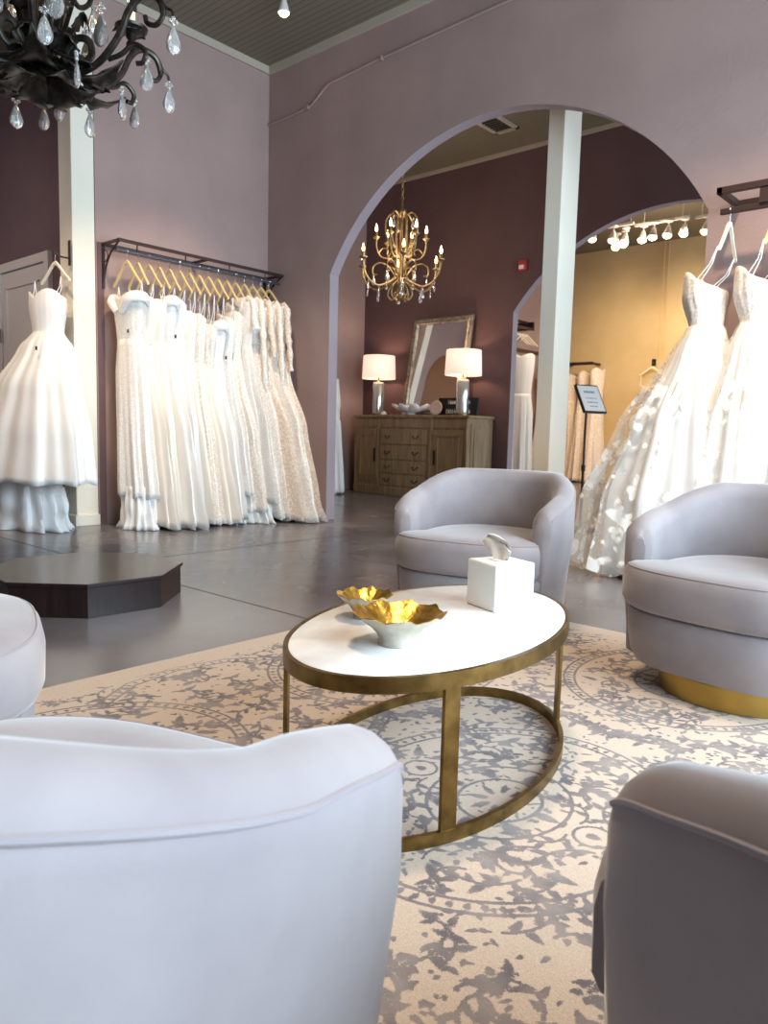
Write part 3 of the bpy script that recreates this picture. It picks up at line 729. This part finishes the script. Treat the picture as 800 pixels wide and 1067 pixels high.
# --- ball gown by the column
make_hanger('ivory hanger on a wall hook holding the big satin ball gown', (-.03,-2.30,2.37), R(8), .2, .16, .09, M_hangerwhite)
hk = thing('wall_hook', 'dark iron hook rail on the alcove wall above the ball gown', 'hook', (.0,-2.185,2.36))
MB().box(-.02,.02,-.006,.0,-.09,.12).build('hook_plate', M_rackiron, hk, smooth=False)
MB().tube([(0,-.004,-.03),(0,-.09,-.03),(0,-.125,0.0),(0,-.13,.03)], .008, 8).build('hook_arm', M_rackiron, hk)
kg = [(2.1,.20,.12,0,0,0),(1.90,.205,.13,.01,0,0),(1.68,.155,.11,.01,0,0),(1.55,.30,.18,.05,-.01,-.02),(1.2,.53,.27,.055,-.06,-.09),(.8,.76,.32,.06,-.14,-.13),(.4,.93,.36,.06,-.22,-.16),(0,1.05,.4,.06,-.24,-.18)]
make_gown('huge white satin strapless ball gown hanging by the cream column and door', (-.05,-2.36,0), R(6), kg, 1.98, 1.68, .42, M_satin, M_satin, 5, 10, neck=.06, loops=(.2,2.125), tagpos=(.22,-.24,1.52), train=(.60,.24,-.28,-.12,M_tulle), n=140)

# --- right wall rail and its big tulle gowns
rk = thing('clothes_rail', 'dark wooden framed clothes rail on the wall right of the arch', 'clothes rail', (4.78,0,0))
b = MB(); b.box(0,2.2,-.37,-.335,2.43,2.47).box(0,2.2,-.035,0,2.43,2.47).box(0,.035,-.37,0,2.43,2.47).box(1.1,1.135,-.37,0,2.43,2.47)
b.build('top_frame', M_rackiron, rk, smooth=False, bevel=.003)
MB().box(.02,2.2,-.345,-.315,2.31,2.345).build('hanging_bar', M_rackiron, rk, smooth=False, bevel=.004)
for x in (.25,1.5): MB().box(x,x+.05,-.36,-.30,2.34,2.435).build('bar_bracket', M_rackiron, rk, smooth=False)
for i, (x, lab, hl) in enumerate(((4.86,'lace bodice gown with sheer motif skirt, first on the right rail beside the arch opening','ivory hanger holding the first gown on the right rail'),
                              (5.12,'full tulle gown with beaded bodice, second from the arch on the right rail','blond hanger holding the second gown on the right rail'),
                              (5.36,'smooth ivory bodice tulle gown cut by the right edge of the picture','hanger holding the third gown on the right rail'),
                              (5.62,'plain tulle gown beyond the right edge, fourth on the right rail','hanger holding the fourth gown on the right rail'))):
    top = (1.88, 1.88, 1.93, 1.93)[i]
    sp = (.52, .46, .42, .42)[i]; dx = (-.02, .0, .0, .0)[i]
    # local X runs to world -Y, local -Y to world -X  (rz = -90)
    kk = [(top+.1,.165,.125,.0,0,-.02),(top-.08,.17,.135,.01,0,-.02),(1.62,.125,.10,.01,0,0),(1.45,.19,.16,.06,.02,.02*dx),(1.0,.29,.30 if i else .36,.09,.04,dx*.45),(.5,.34,.40 if i else .50,.10,.05,dx*.8),(0,.37,sp,.10,.06,dx)]
    make_gown(lab, (x-(.09,.04,0,0)[i],-.36,0), R(-90+(4,3,0,0)[i]), kk, top, 1.62, .02, (M_lace, M_lace, M_crepe, M_crepe)[i], M_tulle, 70+i, 9, neck=.085, loops=(.2,2.06), tagpos=(.09,.12,1.5) if i == 0 else None, overlay=(1.05,1.12,.0,-.02 if i else -.16) if i < 2 else None, n=120, group='full skirted gowns on the right rail', ruff=.05 if i < 2 else 0, ldy=(.09,.04,0,0)[i])
    make_hanger(hl, (x,-.33,2.352), R(-90+(4,3,0,0)[i]), .2, .19, .10, M_hangerwhite if i == 0 else M_hanger, 'hangers on the right rail')

# ------------------------------------------------------------------ sign stand
sg = thing('sign_stand', 'slim black sign stand with a tilted white sheet beyond the arch', 'sign', (3.06,1.45,0), R(68))
MB().lathe([(.15,0),(.155,.006),(.15,.018),(.03,.024)], 32).build('base', M_black, sg)
MB().tube([(0,0,.02),(0,0,.62)], .014, 10).tube([(0,0,.6),(0,0,1.2)], .010, 10).lathe([(.02,.58),(.02,.64)], 12).build('pole', M_black, sg)
fr = MB().box(-.14,.14,-.012,.012,-.155,.155).build('sign_frame', M_black, sg, loc=(.0,-.05,1.275), smooth=False, bevel=.004); fr.rotation_euler = (R(-30), 0, 0)
MB().box(-.125,.125,-.015,-.0121,-.14,.14).build('sheet', M_screen, fr, smooth=False)
tx = MB()
wr = random.Random(3)
for z, w_, n_ in ((.07,.13,1),(.0,.14,2),(-.045,.13,2),(-.09,.10,2)):      # illegible lines of print
    x = -w_/2
    while x < w_/2:
        l = wr.uniform(.012,.035); hgt = .012 if n_ == 1 else .005
        tx.box(x, min(x+l, w_/2), -.0158, -.0151, z-hgt, z+hgt); x += l+.008
tx.build('print_lines', M_ink, fr, smooth=False)

# ------------------------------------------------------------------ dresser
ds = thing('sideboard', 'weathered oak breakfront sideboard with drawers against the dark wall', 'sideboard', (-.46,YF-.01,0))
X0, X1, DY, DH = -1.04, 1.10, .60, 1.165
def front(x, off=0):
    """front edge depth: bowed centre between two straight doors"""
    xs_ = [(X0,.50),(-.50,.585),(-.46,.60),(.0,.665),(.46,.60),(.50,.585),(X1,.585)]
    for (a, da), (c, dc) in zip(xs_[:-1], xs_[1:]):
        if a <= x <= c: d0 = da+(dc-da)*(x-a)/(c-a)
    if -.48 <= x <= .48: d0 = .60+.05*cos(pi*x/.96)
    return -(d0+off)
def slab(m, xa, xb, za, zb, off0, off1, n=14):
    """a panel that follows the bowed front"""
    xsn = [xa+(xb-xa)*i/n for i in range(n+1)]
    rings = [[(x, front(x,off0), za),(x, front(x,off1), za),(x, front(x,off1), zb),(x, front(x,off0), zb)] for x in xsn]
    return m.loft(rings)
b = MB(); xsn = [X0+(X1-X0)*i/40 for i in range(41)]
poly = [(x, front(x)) for x in xsn]+[(X1,0),(X0,0)]
b.prism(poly, .10, DH-.04); b.build('carcass', M_oak, ds, smooth=False)
poly = [(x, front(x,.03)) for x in xsn]; 
MB().prism([(X0-.03,front(X0,.03))]+poly+[(X1+.03,front(X1,.03)),(X1+.03,0),(X0-.03,0)], DH-.04, DH).build('top_slab', M_oak, ds, smooth=False, bevel=.008)
MB().prism([(X0-.015,front(X0,.02))]+[(x, front(x,.022)) for x in xsn]+[(X1+.02,front(X1,.02)),(X1+.02,0),(X0-.015,0)], 0, .13).build('base_moulding', M_oak, ds, smooth=False, bevel=.01)
for i, (xa, xb) in enumerate(((X0+.06,-.53),(.53,X1-.06))):
    d_ = slab(MB(), xa, xb, .2, .96, 0, .016, 2).build('door', M_oak, ds, smooth=False, bevel=.004)
    q = MB(); 
    for (a, c, za, zb) in ((xa+.07,xa+.09,.27,.89),(xb-.09,xb-.07,.27,.89),(xa+.07,xb-.07,.27,.29),(xa+.07,xb-.07,.87,.89)): slab(q, a, c, za, zb, .016, .03, 2)
    q.build('raised_panel', M_oak, d_, smooth=False)
    xh = xb-.03 if i == 0 else xa+.03
    MB().box(xh-.01,xh+.01,front(xh,.035),front(xh,.014),.48,.68).build('door_pull', M_darkmetal, d_, bevel=.004)
for k, (za, zb) in enumerate(((.15,.31),(.33,.51),(.53,.73),(.75,.96))):
    d_ = slab(MB(), -.43, .43, za, zb, 0, .018).build('drawer', M_oak, ds, smooth=False, bevel=.004)
    for x in (-.26,.26):
        pm = MB(); zc = (za+zb)/2; yy = front(x,.02)
        pm.tube([(x-.045+.09*i/8, yy-.006-.014*sin(pi*i/8), zc+.012-.04*sin(pi*i/8)) for i in range(9)], .005, 6)
        pm.lathe([(.018,0),(.012,.008)], 12, (x-.045,yy,zc+.008)).lathe([(.018,0),(.012,.008)], 12, (x+.045,yy,zc+.008))
        pm.build('bail_pull', M_darkmetal, d_)
for x in (X0+.025,-.48,.48,X1-.025):
    q = MB(); q.box(x-.022,x+.022,front(x,.02),front(x,-.01),.14,DH-.05)
    for dx in (-.01,.0,.01): q.box(x+dx-.0025,x+dx+.0025,front(x,.024),front(x,.02),.2,1.0)
    q.build('pilaster', M_oak, ds, smooth=False)
slab(MB(), X0+.01, X1-.01, .99, 1.10, 0, .012, 30).build('frieze', M_oak, ds, smooth=False)
q = MB(); q.box(X1,X1+.012,-.52,-.06,.2,1.05).box(X1+.012,X1+.022,-.46,-.12,.27,.98); q.build('side_panel', M_oak, ds, smooth=False, bevel=.003)
DT = DH

def table_lamp(loc, label):
    t = thing('table_lamp', label, 'lamp', loc, 0, 'lamps on the sideboard')
    MB().lathe([(.10,0),(.10,.02),(.085,.03)], 32).build('foot', M_brass, t)
    MB().lathe([(.085,.03),(.088,.05),(.088,.47),(.08,.49)], 32).build('glass_column', M_glass, t)
    MB().lathe([(.04,.49),(.03,.51),(.012,.52),(.012,.60)], 16).build('neck', M_brass, t)
    MB().lathe([(.25,.545),(.235,.885)], 48, cap0=False, cap1=False).build('lamp_shade', M_shade, t, solid=.006)
    MB().sphere((0,0,.66), .04, 12, 8, 1.3).build('bulb', M_bulb, t)
    return t
table_lamp((-1.22,YF-.33,DT), 'glass column lamp with a white drum shade, left end of the sideboard')
table_lamp((.36,YF-.36,DT), 'glass column lamp with a white drum shade, in front of the leaning mirror')

mi = thing('leaning_mirror', 'large silver framed mirror leaning on the wall above the sideboard', 'mirror', (-.22,YF-.30,DT))
mw, mh, fw_ = .53, 1.42, .085
pr = [(0,.0),(0,-.03),(.02,-.045),(.05,-.035),(.07,-.045),(fw_,-.02),(fw_,.0)]
fb = MB()
cor = [(-mw,0),(mw,0),(mw,mh),(-mw,mh)]
rings = []
for (x, z), (sx, sz) in zip(cor+cor[:1], ((1,1),(-1,1),(-1,-1),(1,-1),(1,1))): rings.append([(x+sx*p, q_, z+sz*p) for p, q_ in pr])
fb.loft(rings, False, False); f_ = fb.build('mirror_frame', M_silverleaf, mi, smooth=False)
g_ = MB().box(-mw+fw_-.01,mw-fw_+.01,-.014,-.004,fw_-.01,mh-fw_+.01).build('mirror_glass', M_mirror, mi, smooth=False)
for o in (f_, g_): o.rotation_euler = (R(-9.6), 0, 0)

lb = thing('petal_dish', 'white petal shaped dish in front of the leaning mirror', 'dish', (-.44,YF-.50,DT))
pt = MB()
pt.lathe([(.07,0),(.08,.01),(.05,.03),(.03,.035)], 24)
pt.build('foot', M_porcelain, lb)
for k in range(8):
    a = k*pi/4; rows = []
    for i in range(8):
        u = i/7; w_ = .115*sin(pi*(.12+.86*u))+.004; rr_ = .03+.27*u; z = .03+.10*u*u
        rows.append([(rr_*cos(a)-w_*s*sin(a), rr_*sin(a)*.75+w_*s*cos(a)*.75, z+.03*s*s) for s in (-1,-.5,0,.5,1)])
    MB().loft(rows, False, False, False).build('petal', M_porcelain, lb, solid=.008)
sn = thing('word_plaque', 'black word plaque with white lettering behind the right lamp', 'plaque', (.26,YF-.335,DT), R(2))
pq = MB().box(-.33,.33,-.012,.012,0,.25).build('board', M_black, sn, smooth=False, bevel=.004); pq.rotation_euler = (R(-8),0,0)
wr = random.Random(9); tx = MB()
for z, xa, xb, hh in ((.185,-.16,.2,.026),(.125,-.02,.12,.014),(.06,-.18,.2,.03)):
    x = xa
    while x < xb:
        l = .028; tx.box(x,x+.006,-.0145,-.0121,z-hh,z+hh); tx.box(x,x+.02,-.0145,-.0121,z-hh+wr.choice((0,hh)),z-hh+.008+wr.choice((0,hh))); tx.box(x+.016,x+.021,-.0145,-.0121,z-hh*wr.uniform(0,1),z+hh*wr.uniform(.2,1)); x += l+.006
tx.build('lettering', M_tagw, pq, smooth=False)
dk_ = thing('round_medallion', 'blush round medallion leaning on the black plaque', 'ornament', (-.06,YF-.40,DT))
md = MB().lathe([(.10,-.012),(.105,0),(.10,.012),(.07,.016),(.06,.012),(.02,.018)], 32).build('disc', M_blush, dk_, loc=(0,0,.105)); md.rotation_euler = (R(82),0,0)
tk = MB().lathe([(.03,0),(.045,.01),(.04,.035),(.015,.05),(.001,.052)], 20).build('trinket_box', M_porcelain, loc=(-.93,YF-.52,DT)); tag(tk, 'tiny white lidded trinket by the left lamp foot', 'ornament')

# ------------------------------------------------------------------ chandeliers
def drop(parent, loc, s, m=M_crystal):
    o = MB().lathe([(.001,0),(.09*s,-.08*s),(.2*s,-.34*s),(.285*s,-.62*s),(.25*s,-.82*s),(.14*s,-.95*s),(.001,-1.0*s)], 10, sy=.55).build('crystal_drop', m, parent, loc=(loc[0],loc[1],loc[2]-.34*s), ang=25)
    o.rotation_euler = (0,0,rnd.uniform(0,3.1))
    r_ = MB()
    for k in range(4): r_.sphere((.11*s*cos(k*pi/2), 0, .17*s+.11*s*sin(k*pi/2)), .085*s, 8, 6)
    r_.tube([(0,0,0),(0,0,.34*s)], .02*s, 5); r_.build('rosette', m, o); return o
def acanthus(parent, base, az, ln, lift, curl, m, w0=.05):
    rows = []; ns = 10
    for i in range(ns+1):
        u = i/ns; r_ = base[0]+ln*u*(1-.25*u*curl); z = base[1]+lift*sin(u*pi*.8)-curl*.12*ln*u*u*4*(u>.5)*(u-.5)
        w_ = w0*(sin(pi*min(.15+u*.85,1))**.8)*(1+.28*cos(i*pi))+.003
        rows.append([(r_*cos(az)-s*w_*sin(az), r_*sin(az)+s*w_*cos(az), z-.35*abs(s)*w_) for s in (-1,-.5,0,.5,1)])
    return MB().loft(rows, False, False, False).build('acanthus_leaf', m, parent, solid=.005, ang=70)
def arm_part(parent, rz_pts, az, rad, m, name='arm', flat=1.0):
    pts = crom(rz_pts, 7); return MB().tube([(p[0]*cos(az), p[0]*sin(az), p[1]) for p in pts], rad, 8, True, flat).build(name, m, parent)
def candle(parent, r_, z, az, m, ms, h=.11, rad=.014, pan=.06, lit=True):
    x, y = r_*cos(az), r_*sin(az)
    cdl = MB().lathe([(rad*.6,-.05),(pan*.35,-.035),(pan*.3,-.02),(pan,.0),(pan*1.05,.012),(pan*.4,.008),(rad,.008)], 16).build('candle_cup', m, parent, loc=(x,y,z))
    MB().lathe([(rad,.008),(rad,h),(rad*.6,h+.004)], 12).build('candle_sleeve', ms, cdl)
    MB().lathe([(rad*.5,h),(rad*1.05,h+.02),(rad*.95,h+.045),(rad*.3,h+.08),(.0008,h+.095)], 12).build('bulb', M_bulb, cdl)
    return cdl
# black iron one in the foreground
ch = thing('chandelier', 'black iron chandelier with large rock crystal drops, upper left corner', 'chandelier', (2.97,-3.74,0), R(9))
Z0 = 2.575
MB().lathe([(.001,Z0-.10),(.03,Z0-.09),(.045,Z0-.05),(.02,Z0),(.028,Z0+.06),(.018,Z0+.2),(.018,Z0+.62),(.05,Z0+.66),(.07,Z0+.72),(.03,Z0+.8),(.02,Z0+.95),(.012,Z0+1.2)], 20).build('stem', M_iron, ch)
kn = MB(); z = Z0+1.2
while z < ZC-.06:
    kn.tube([(.02*cos(a)*(1 if int(z*20)%2 else 0), .02*cos(a)*(0 if int(z*20)%2 else 1), z+.035+.035*sin(a)) for a in [i*2*pi/10 for i in range(11)]], .005, 5); z += .055
kn.build('chain', M_iron, ch)
MB().lathe([(.10,ZC),(.09,ZC-.03),(.03,ZC-.06),(.01,ZC-.07)], 24).build('ceiling_rose', M_iron, ch)
for k in range(8):                                    # strap cage
    a = k*pi/4+.2
    arm_part(ch, [(.05,Z0),(.09,Z0+.10),(.145,Z0+.30),(.19,Z0+.52),(.16,Z0+.74),(.08,Z0+.86),(.035,Z0+.80)], a, .019, M_iron, 'cage_strap', .35)
MB().tube([(.19*cos(a),.19*sin(a),Z0+.33) for a in [i*2*pi/40 for i in range(41)]], .014, 8).build('cage_ring', M_iron, ch)
for k in range(6):
    a = k*pi/3+.35
    ar = arm_part(ch, [(.06,Z0-.06),(.16,Z0-.12),(.27,Z0-.09),(.37,Z0+.01),(.42,Z0+.11),(.48,Z0+.165),(.555,Z0+.155),(.585,Z0+.09),(.555,Z0+.045),(.51,Z0+.055),(.50,Z0+.085)], a, [.015]*50+[.011]*21, M_iron)
    arm_part(ar, [(.555,Z0+.155),(.60,Z0+.11),(.625,Z0+.095),(.632,Z0+.07)], a, .006, M_iron, 'drop_hook')
    arm_part(ar, [(.30,Z0-.06),(.36,Z0-.04),(.42,Z0-.0),(.47,Z0-.03),(.46,Z0-.075),(.43,Z0-.08)], a+.12, .011, M_iron, 'scroll')
    candle(ch, .44, Z0+.245, a+.05, M_iron, M_candle, .12, .02, .075)
    MB().sphere((.44*cos(a+.05),.44*sin(a+.05),Z0+.175), .026).tube([(.44*cos(a+.05),.44*sin(a+.05),Z0+.12),(.44*cos(a+.05),.44*sin(a+.05),Z0+.22)], .008, 6).build('finial_ball', M_iron, ch)
    acanthus(ch, (.36,Z0+.235), a+.05, .17, .02, .3, M_iron, .05); 
    acanthus(ch, (.05,Z0-.05), a, .32, -.10, -.3, M_iron, .06); acanthus(ch, (.05,Z0-.09), a+.5, .20, -.075, .6, M_iron, .07); acanthus(ch, (.03,Z0+.0), a+.25, .17, .06, 1.2, M_iron, .055)
    arm_part(ch, [(.10,Z0-.02),(.15,Z0+.04),(.20,Z0+.03),(.21,Z0-.03),(.17,Z0-.06),(.13,Z0-.03),(.15,Z0+.0)], a+.25, .017, M_iron, 'curl', .6); acanthus(ch, (.10,Z0-.04), a-.25, .24, -.05, .9, M_iron, .05); acanthus(ch, (.12,Z0+.10), a+.5, .12, .07, 1.6, M_iron, .05)
    drop(ch, (.632*cos(a),.632*sin(a),Z0+.07), .115); drop(ch, (.475*cos(a+.12),.475*sin(a+.12),Z0-.05), .11); drop(ch, (.33*cos(a+.5),.33*sin(a+.5),Z0-.12), .11)
    drop(ch, (.25*cos(a+.3),.25*sin(a+.3),Z0+.20), .14)
    arm_part(ch, [(.19,Z0+.33),(.26,Z0+.30),(.34,Z0+.36),(.36,Z0+.45),(.31,Z0+.49),(.28,Z0+.45)], a+.5, .012, M_iron, 'arm')
    candle(ch, .35, Z0+.52, a+.5, M_iron, M_candle, .12, .02, .07); drop(ch, (.37*cos(a+.5),.37*sin(a+.5),Z0+.38), .11)
# gilt one beyond the arch
c2 = thing('chandelier', 'champagne gilt two tier candle chandelier hanging beyond the arch', 'chandelier', (.42,1.70,0), R(14)); ZB = 2.46
MB().lathe([(.001,ZB+.03),(.03,ZB+.06),(.02,ZB+.12),(.012,ZB+.2),(.03,ZB+.32),(.02,ZB+.42),(.02,ZB+1.0),(.055,ZB+1.03),(.06,ZB+1.06),(.02,ZB+1.1),(.008,ZB+1.2)], 16).build('stem', M_champagne, c2)
for k in range(6):
    a = k*pi/3
    arm_part(c2, [(.055,ZB+1.03),(.075,ZB+.7),(.06,ZB+.45),(.09,ZB+.30),(.16,ZB+.22)], a, .011, M_champagne, 'stem_rod')
    arm_part(c2, [(.06,ZB+.30),(.15,ZB+.24),(.30,ZB+.18),(.42,ZB+.22),(.50,ZB+.32),(.525,ZB+.44)], a, .011, M_champagne, 'arm')
    candle(c2, .525, ZB+.47, a, M_champagne, M_champagne, .07, .015, .045)
    arm_part(c2, [(.08,ZB+.34),(.16,ZB+.44),(.26,ZB+.47),(.33,ZB+.42),(.33,ZB+.34),(.28,ZB+.33)], a+.5, .009, M_champagne, 'scroll')
    arm_part(c2, [(.05,ZB+.26),(.12,ZB+.20),(.15,ZB+.10),(.10,ZB+.04),(.06,ZB+.08),(.09,ZB+.12)], a+.25, .011, M_champagne, 'scroll')
    drop(c2, (.32*cos(a+.5),.32*sin(a+.5),ZB+.34), .10); drop(c2, (.30*cos(a),.30*sin(a),ZB+.17), .10); drop(c2, (.45*cos(a),.45*sin(a),ZB+.23), .09)
    if k % 1 == 0:
        a2 = a+.55
        arm_part(c2, [(.07,ZB+.55),(.16,ZB+.52),(.25,ZB+.55),(.295,ZB+.65),(.30,ZB+.73)], a2, .010, M_champagne, 'arm')
        candle(c2, .30, ZB+.76, a2, M_champagne, M_champagne, .07, .015, .04)
        arm_part(c2, [(.27,ZB+.58),(.22,ZB+.64),(.16,ZB+.62),(.17,ZB+.57)], a2, .007, M_champagne, 'scroll')
    arm_part(c2, [(.05,ZB+1.02),(.12,ZB+1.06),(.19,ZB+.98),(.19,ZB+.84),(.13,ZB+.66),(.08,ZB+.55)], a+.25, .009, M_champagne, 'crown_scroll')
    if k % 2 == 0: drop(c2, (.14*cos(a+.25),.14*sin(a+.25),ZB+1.0), .10)
kn = MB(); z = ZB+1.2
while z < ZC-.06:
    kn.tube([(.016*cos(q)*(1 if int(z*20)%2 else 0), .016*cos(q)*(0 if int(z*20)%2 else 1), z+.03+.03*sin(q)) for q in [i*2*pi/8 for i in range(9)]], .005, 5); z += .05
kn.build('chain', M_champagne, c2); MB().lathe([(.08,ZC),(.07,ZC-.03),(.01,ZC-.07)], 20).build('ceiling_rose', M_champagne, c2)

# ------------------------------------------------------------------ gallery beyond the second arch
trk = [(.73,6.0),(.95,6.25),(.80,6.7),(.98,6.6),(1.06,6.45),(1.33,6.5),(1.53,6.42),(1.75,6.45),(1.98,6.5),(2.28,6.55)]
LT = 4.06
for k_, x_ in enumerate((.60,.69)): struct(MB().tube([(x_,YT-.02,2.5),(x_,YT-.02,ZC)], .016, 8).build('trim_%d' % (9+k_), M_beige))
tr = thing('lighting_track', 'white ceiling track carrying the gallery spotlights', 'track', (0,0,0))
MB().box(.6,1.25,6.28,6.32,4.25,4.29).build('track_bar', M_white, tr, smooth=False); MB().box(1.2,2.05,6.44,6.48,4.25,4.29).build('track_bar', M_white, tr, smooth=False); MB().box(2.1,2.9,6.55,6.59,4.25,4.29).build('track_bar', M_white, tr, smooth=False)
dn = MB()
for x, y in ((.7,6.3),(1.2,6.3),(1.35,6.46),(1.95,6.46),(2.2,6.57),(2.8,6.57)): dn.tube([(x,y,4.29),(x,y,ZC)], .008, 6)
dn.build('track_rod', M_white, tr)
for i, (x, y) in enumerate(trk):
    spot_fixture(x, y, 4.26-.0*i, 'lit gallery spotlight, %s from the left under the second arch' % ordn[i], (R(-18), 0), group='gallery spotlights', sc=1.2)
rl = thing('clothes_rail', 'dark gallery clothes rail on the far ochre wall behind the sign', 'clothes rail', (-.95,YT,0))
MB().box(-.3,.36,-.36,-.32,2.37,2.43).build('front_rail', M_rackiron, rl, smooth=False)
for x_ in (-.3,.32): MB().box(x_,x_+.04,-.36,0,2.38,2.42).build('bracket', M_rackiron, rl, smooth=False)
rl2 = thing('clothes_rail', 'long dark rail on the gallery side wall, left of the white column', 'clothes rail', (-1.3,7.0,0))
MB().box(.28,.32,-.5,1.6,2.44,2.50).build('front_rail', M_rackiron, rl2, smooth=False)
for y_ in (-.5,1.56): MB().box(0,.32,y_,y_+.04,2.45,2.49).build('bracket', M_rackiron, rl2, smooth=False)
rl3 = thing('clothes_rail', 'upper dark rail in the gallery carrying ivory hangers by the arch jamb', 'clothes rail', (-1.3,6.4,0))
MB().box(.55,.59,-.35,.35,2.80,2.84).box(.45,.49,-.35,.35,2.92,2.96).build('front_rail', M_rackiron, rl3, smooth=False)
for y_ in (-.35,.31): MB().box(0,.59,y_,y_+.04,2.81,2.95).build('bracket', M_rackiron, rl3, smooth=False)
def slim(label, loc, rz, m, seed, w_=.2, hemw=.3, top=2.0, d_=.09, gp='gallery gowns', hem=.03, loops=True):
    kk = [(top+.1,w_,d_,.0,0,0),(top-.08,w_,d_,.02,0,0),(1.66,w_*.8,d_*.85,.03,0,0),(1.3,w_,d_*1.1,.07,0,0),(0,hemw,d_*1.8,.16,0,0)]
    return make_gown(label, loc, rz, kk, top, 1.66, hem, m, m, seed, 9, loops=(.19,2.13) if loops else None, group=gp, n=64)
slim('white gown seen at the gap between second arch and white column', (-.73,6.42,0), R(20), M_satin, 91, .22, .24, 2.32, .12)
slim('champagne gown hanging just left of the white column in the gallery', (-.98,7.85,0), R(30), M_lacewarm, 92, .22, .30, 2.15, .14)
for i in range(3): slim('%s embroidered blush gown behind the sign stand' % ['left','middle','right'][i], (-1.02+.27*i, YT-.34, 0), R(80), M_lacewarm, 95+i, .2, .26+.03*i, 2.15+.05*i, .10)
for i, (x, y) in enumerate(((-.73,6.18),(-.73,6.28),(-.73,6.40),(-.73,6.52))): make_hanger('ivory hanger on the upper gallery rail, %s from the doorway' % ordn[i], (x,y,2.80), R(25+rnd.uniform(-8,8)), .21, .2, .1, M_hangerwhite, 'gallery side hangers')
make_hanger('ivory hanger hooked on the ochre wall behind the lace skirt', (.52,YT-.09,2.40), 0, .24, .15, .10, M_hangerwhite)
wk = thing('wall_hook', 'dark peg on the ochre wall holding an ivory hanger', 'hook', (.52,YT,2.38)); MB().box(-.04,.04,-.02,0,-.05,.08).build('hook_plate', M_black, wk, smooth=False); MB().tube([(0,-.01,.0),(0,-.08,.0),(0,-.09,.03)], .01, 6).build('hook_arm', M_black, wk)
slim('pale gown on the ochre wall half hidden by the lace skirt', (.54,YT-.18,0), 0, M_lacewarm, 99, .22, .55, 1.9, .1, hem=.2)
# sliver of a gown inside the back room, left of the sideboard
slim('white gown sliver between the arch jamb and the sideboard', (-1.40,2.34,0), R(90), M_satin, 88, .14, .16, 1.15, .13, 'back room gowns', .02, False)
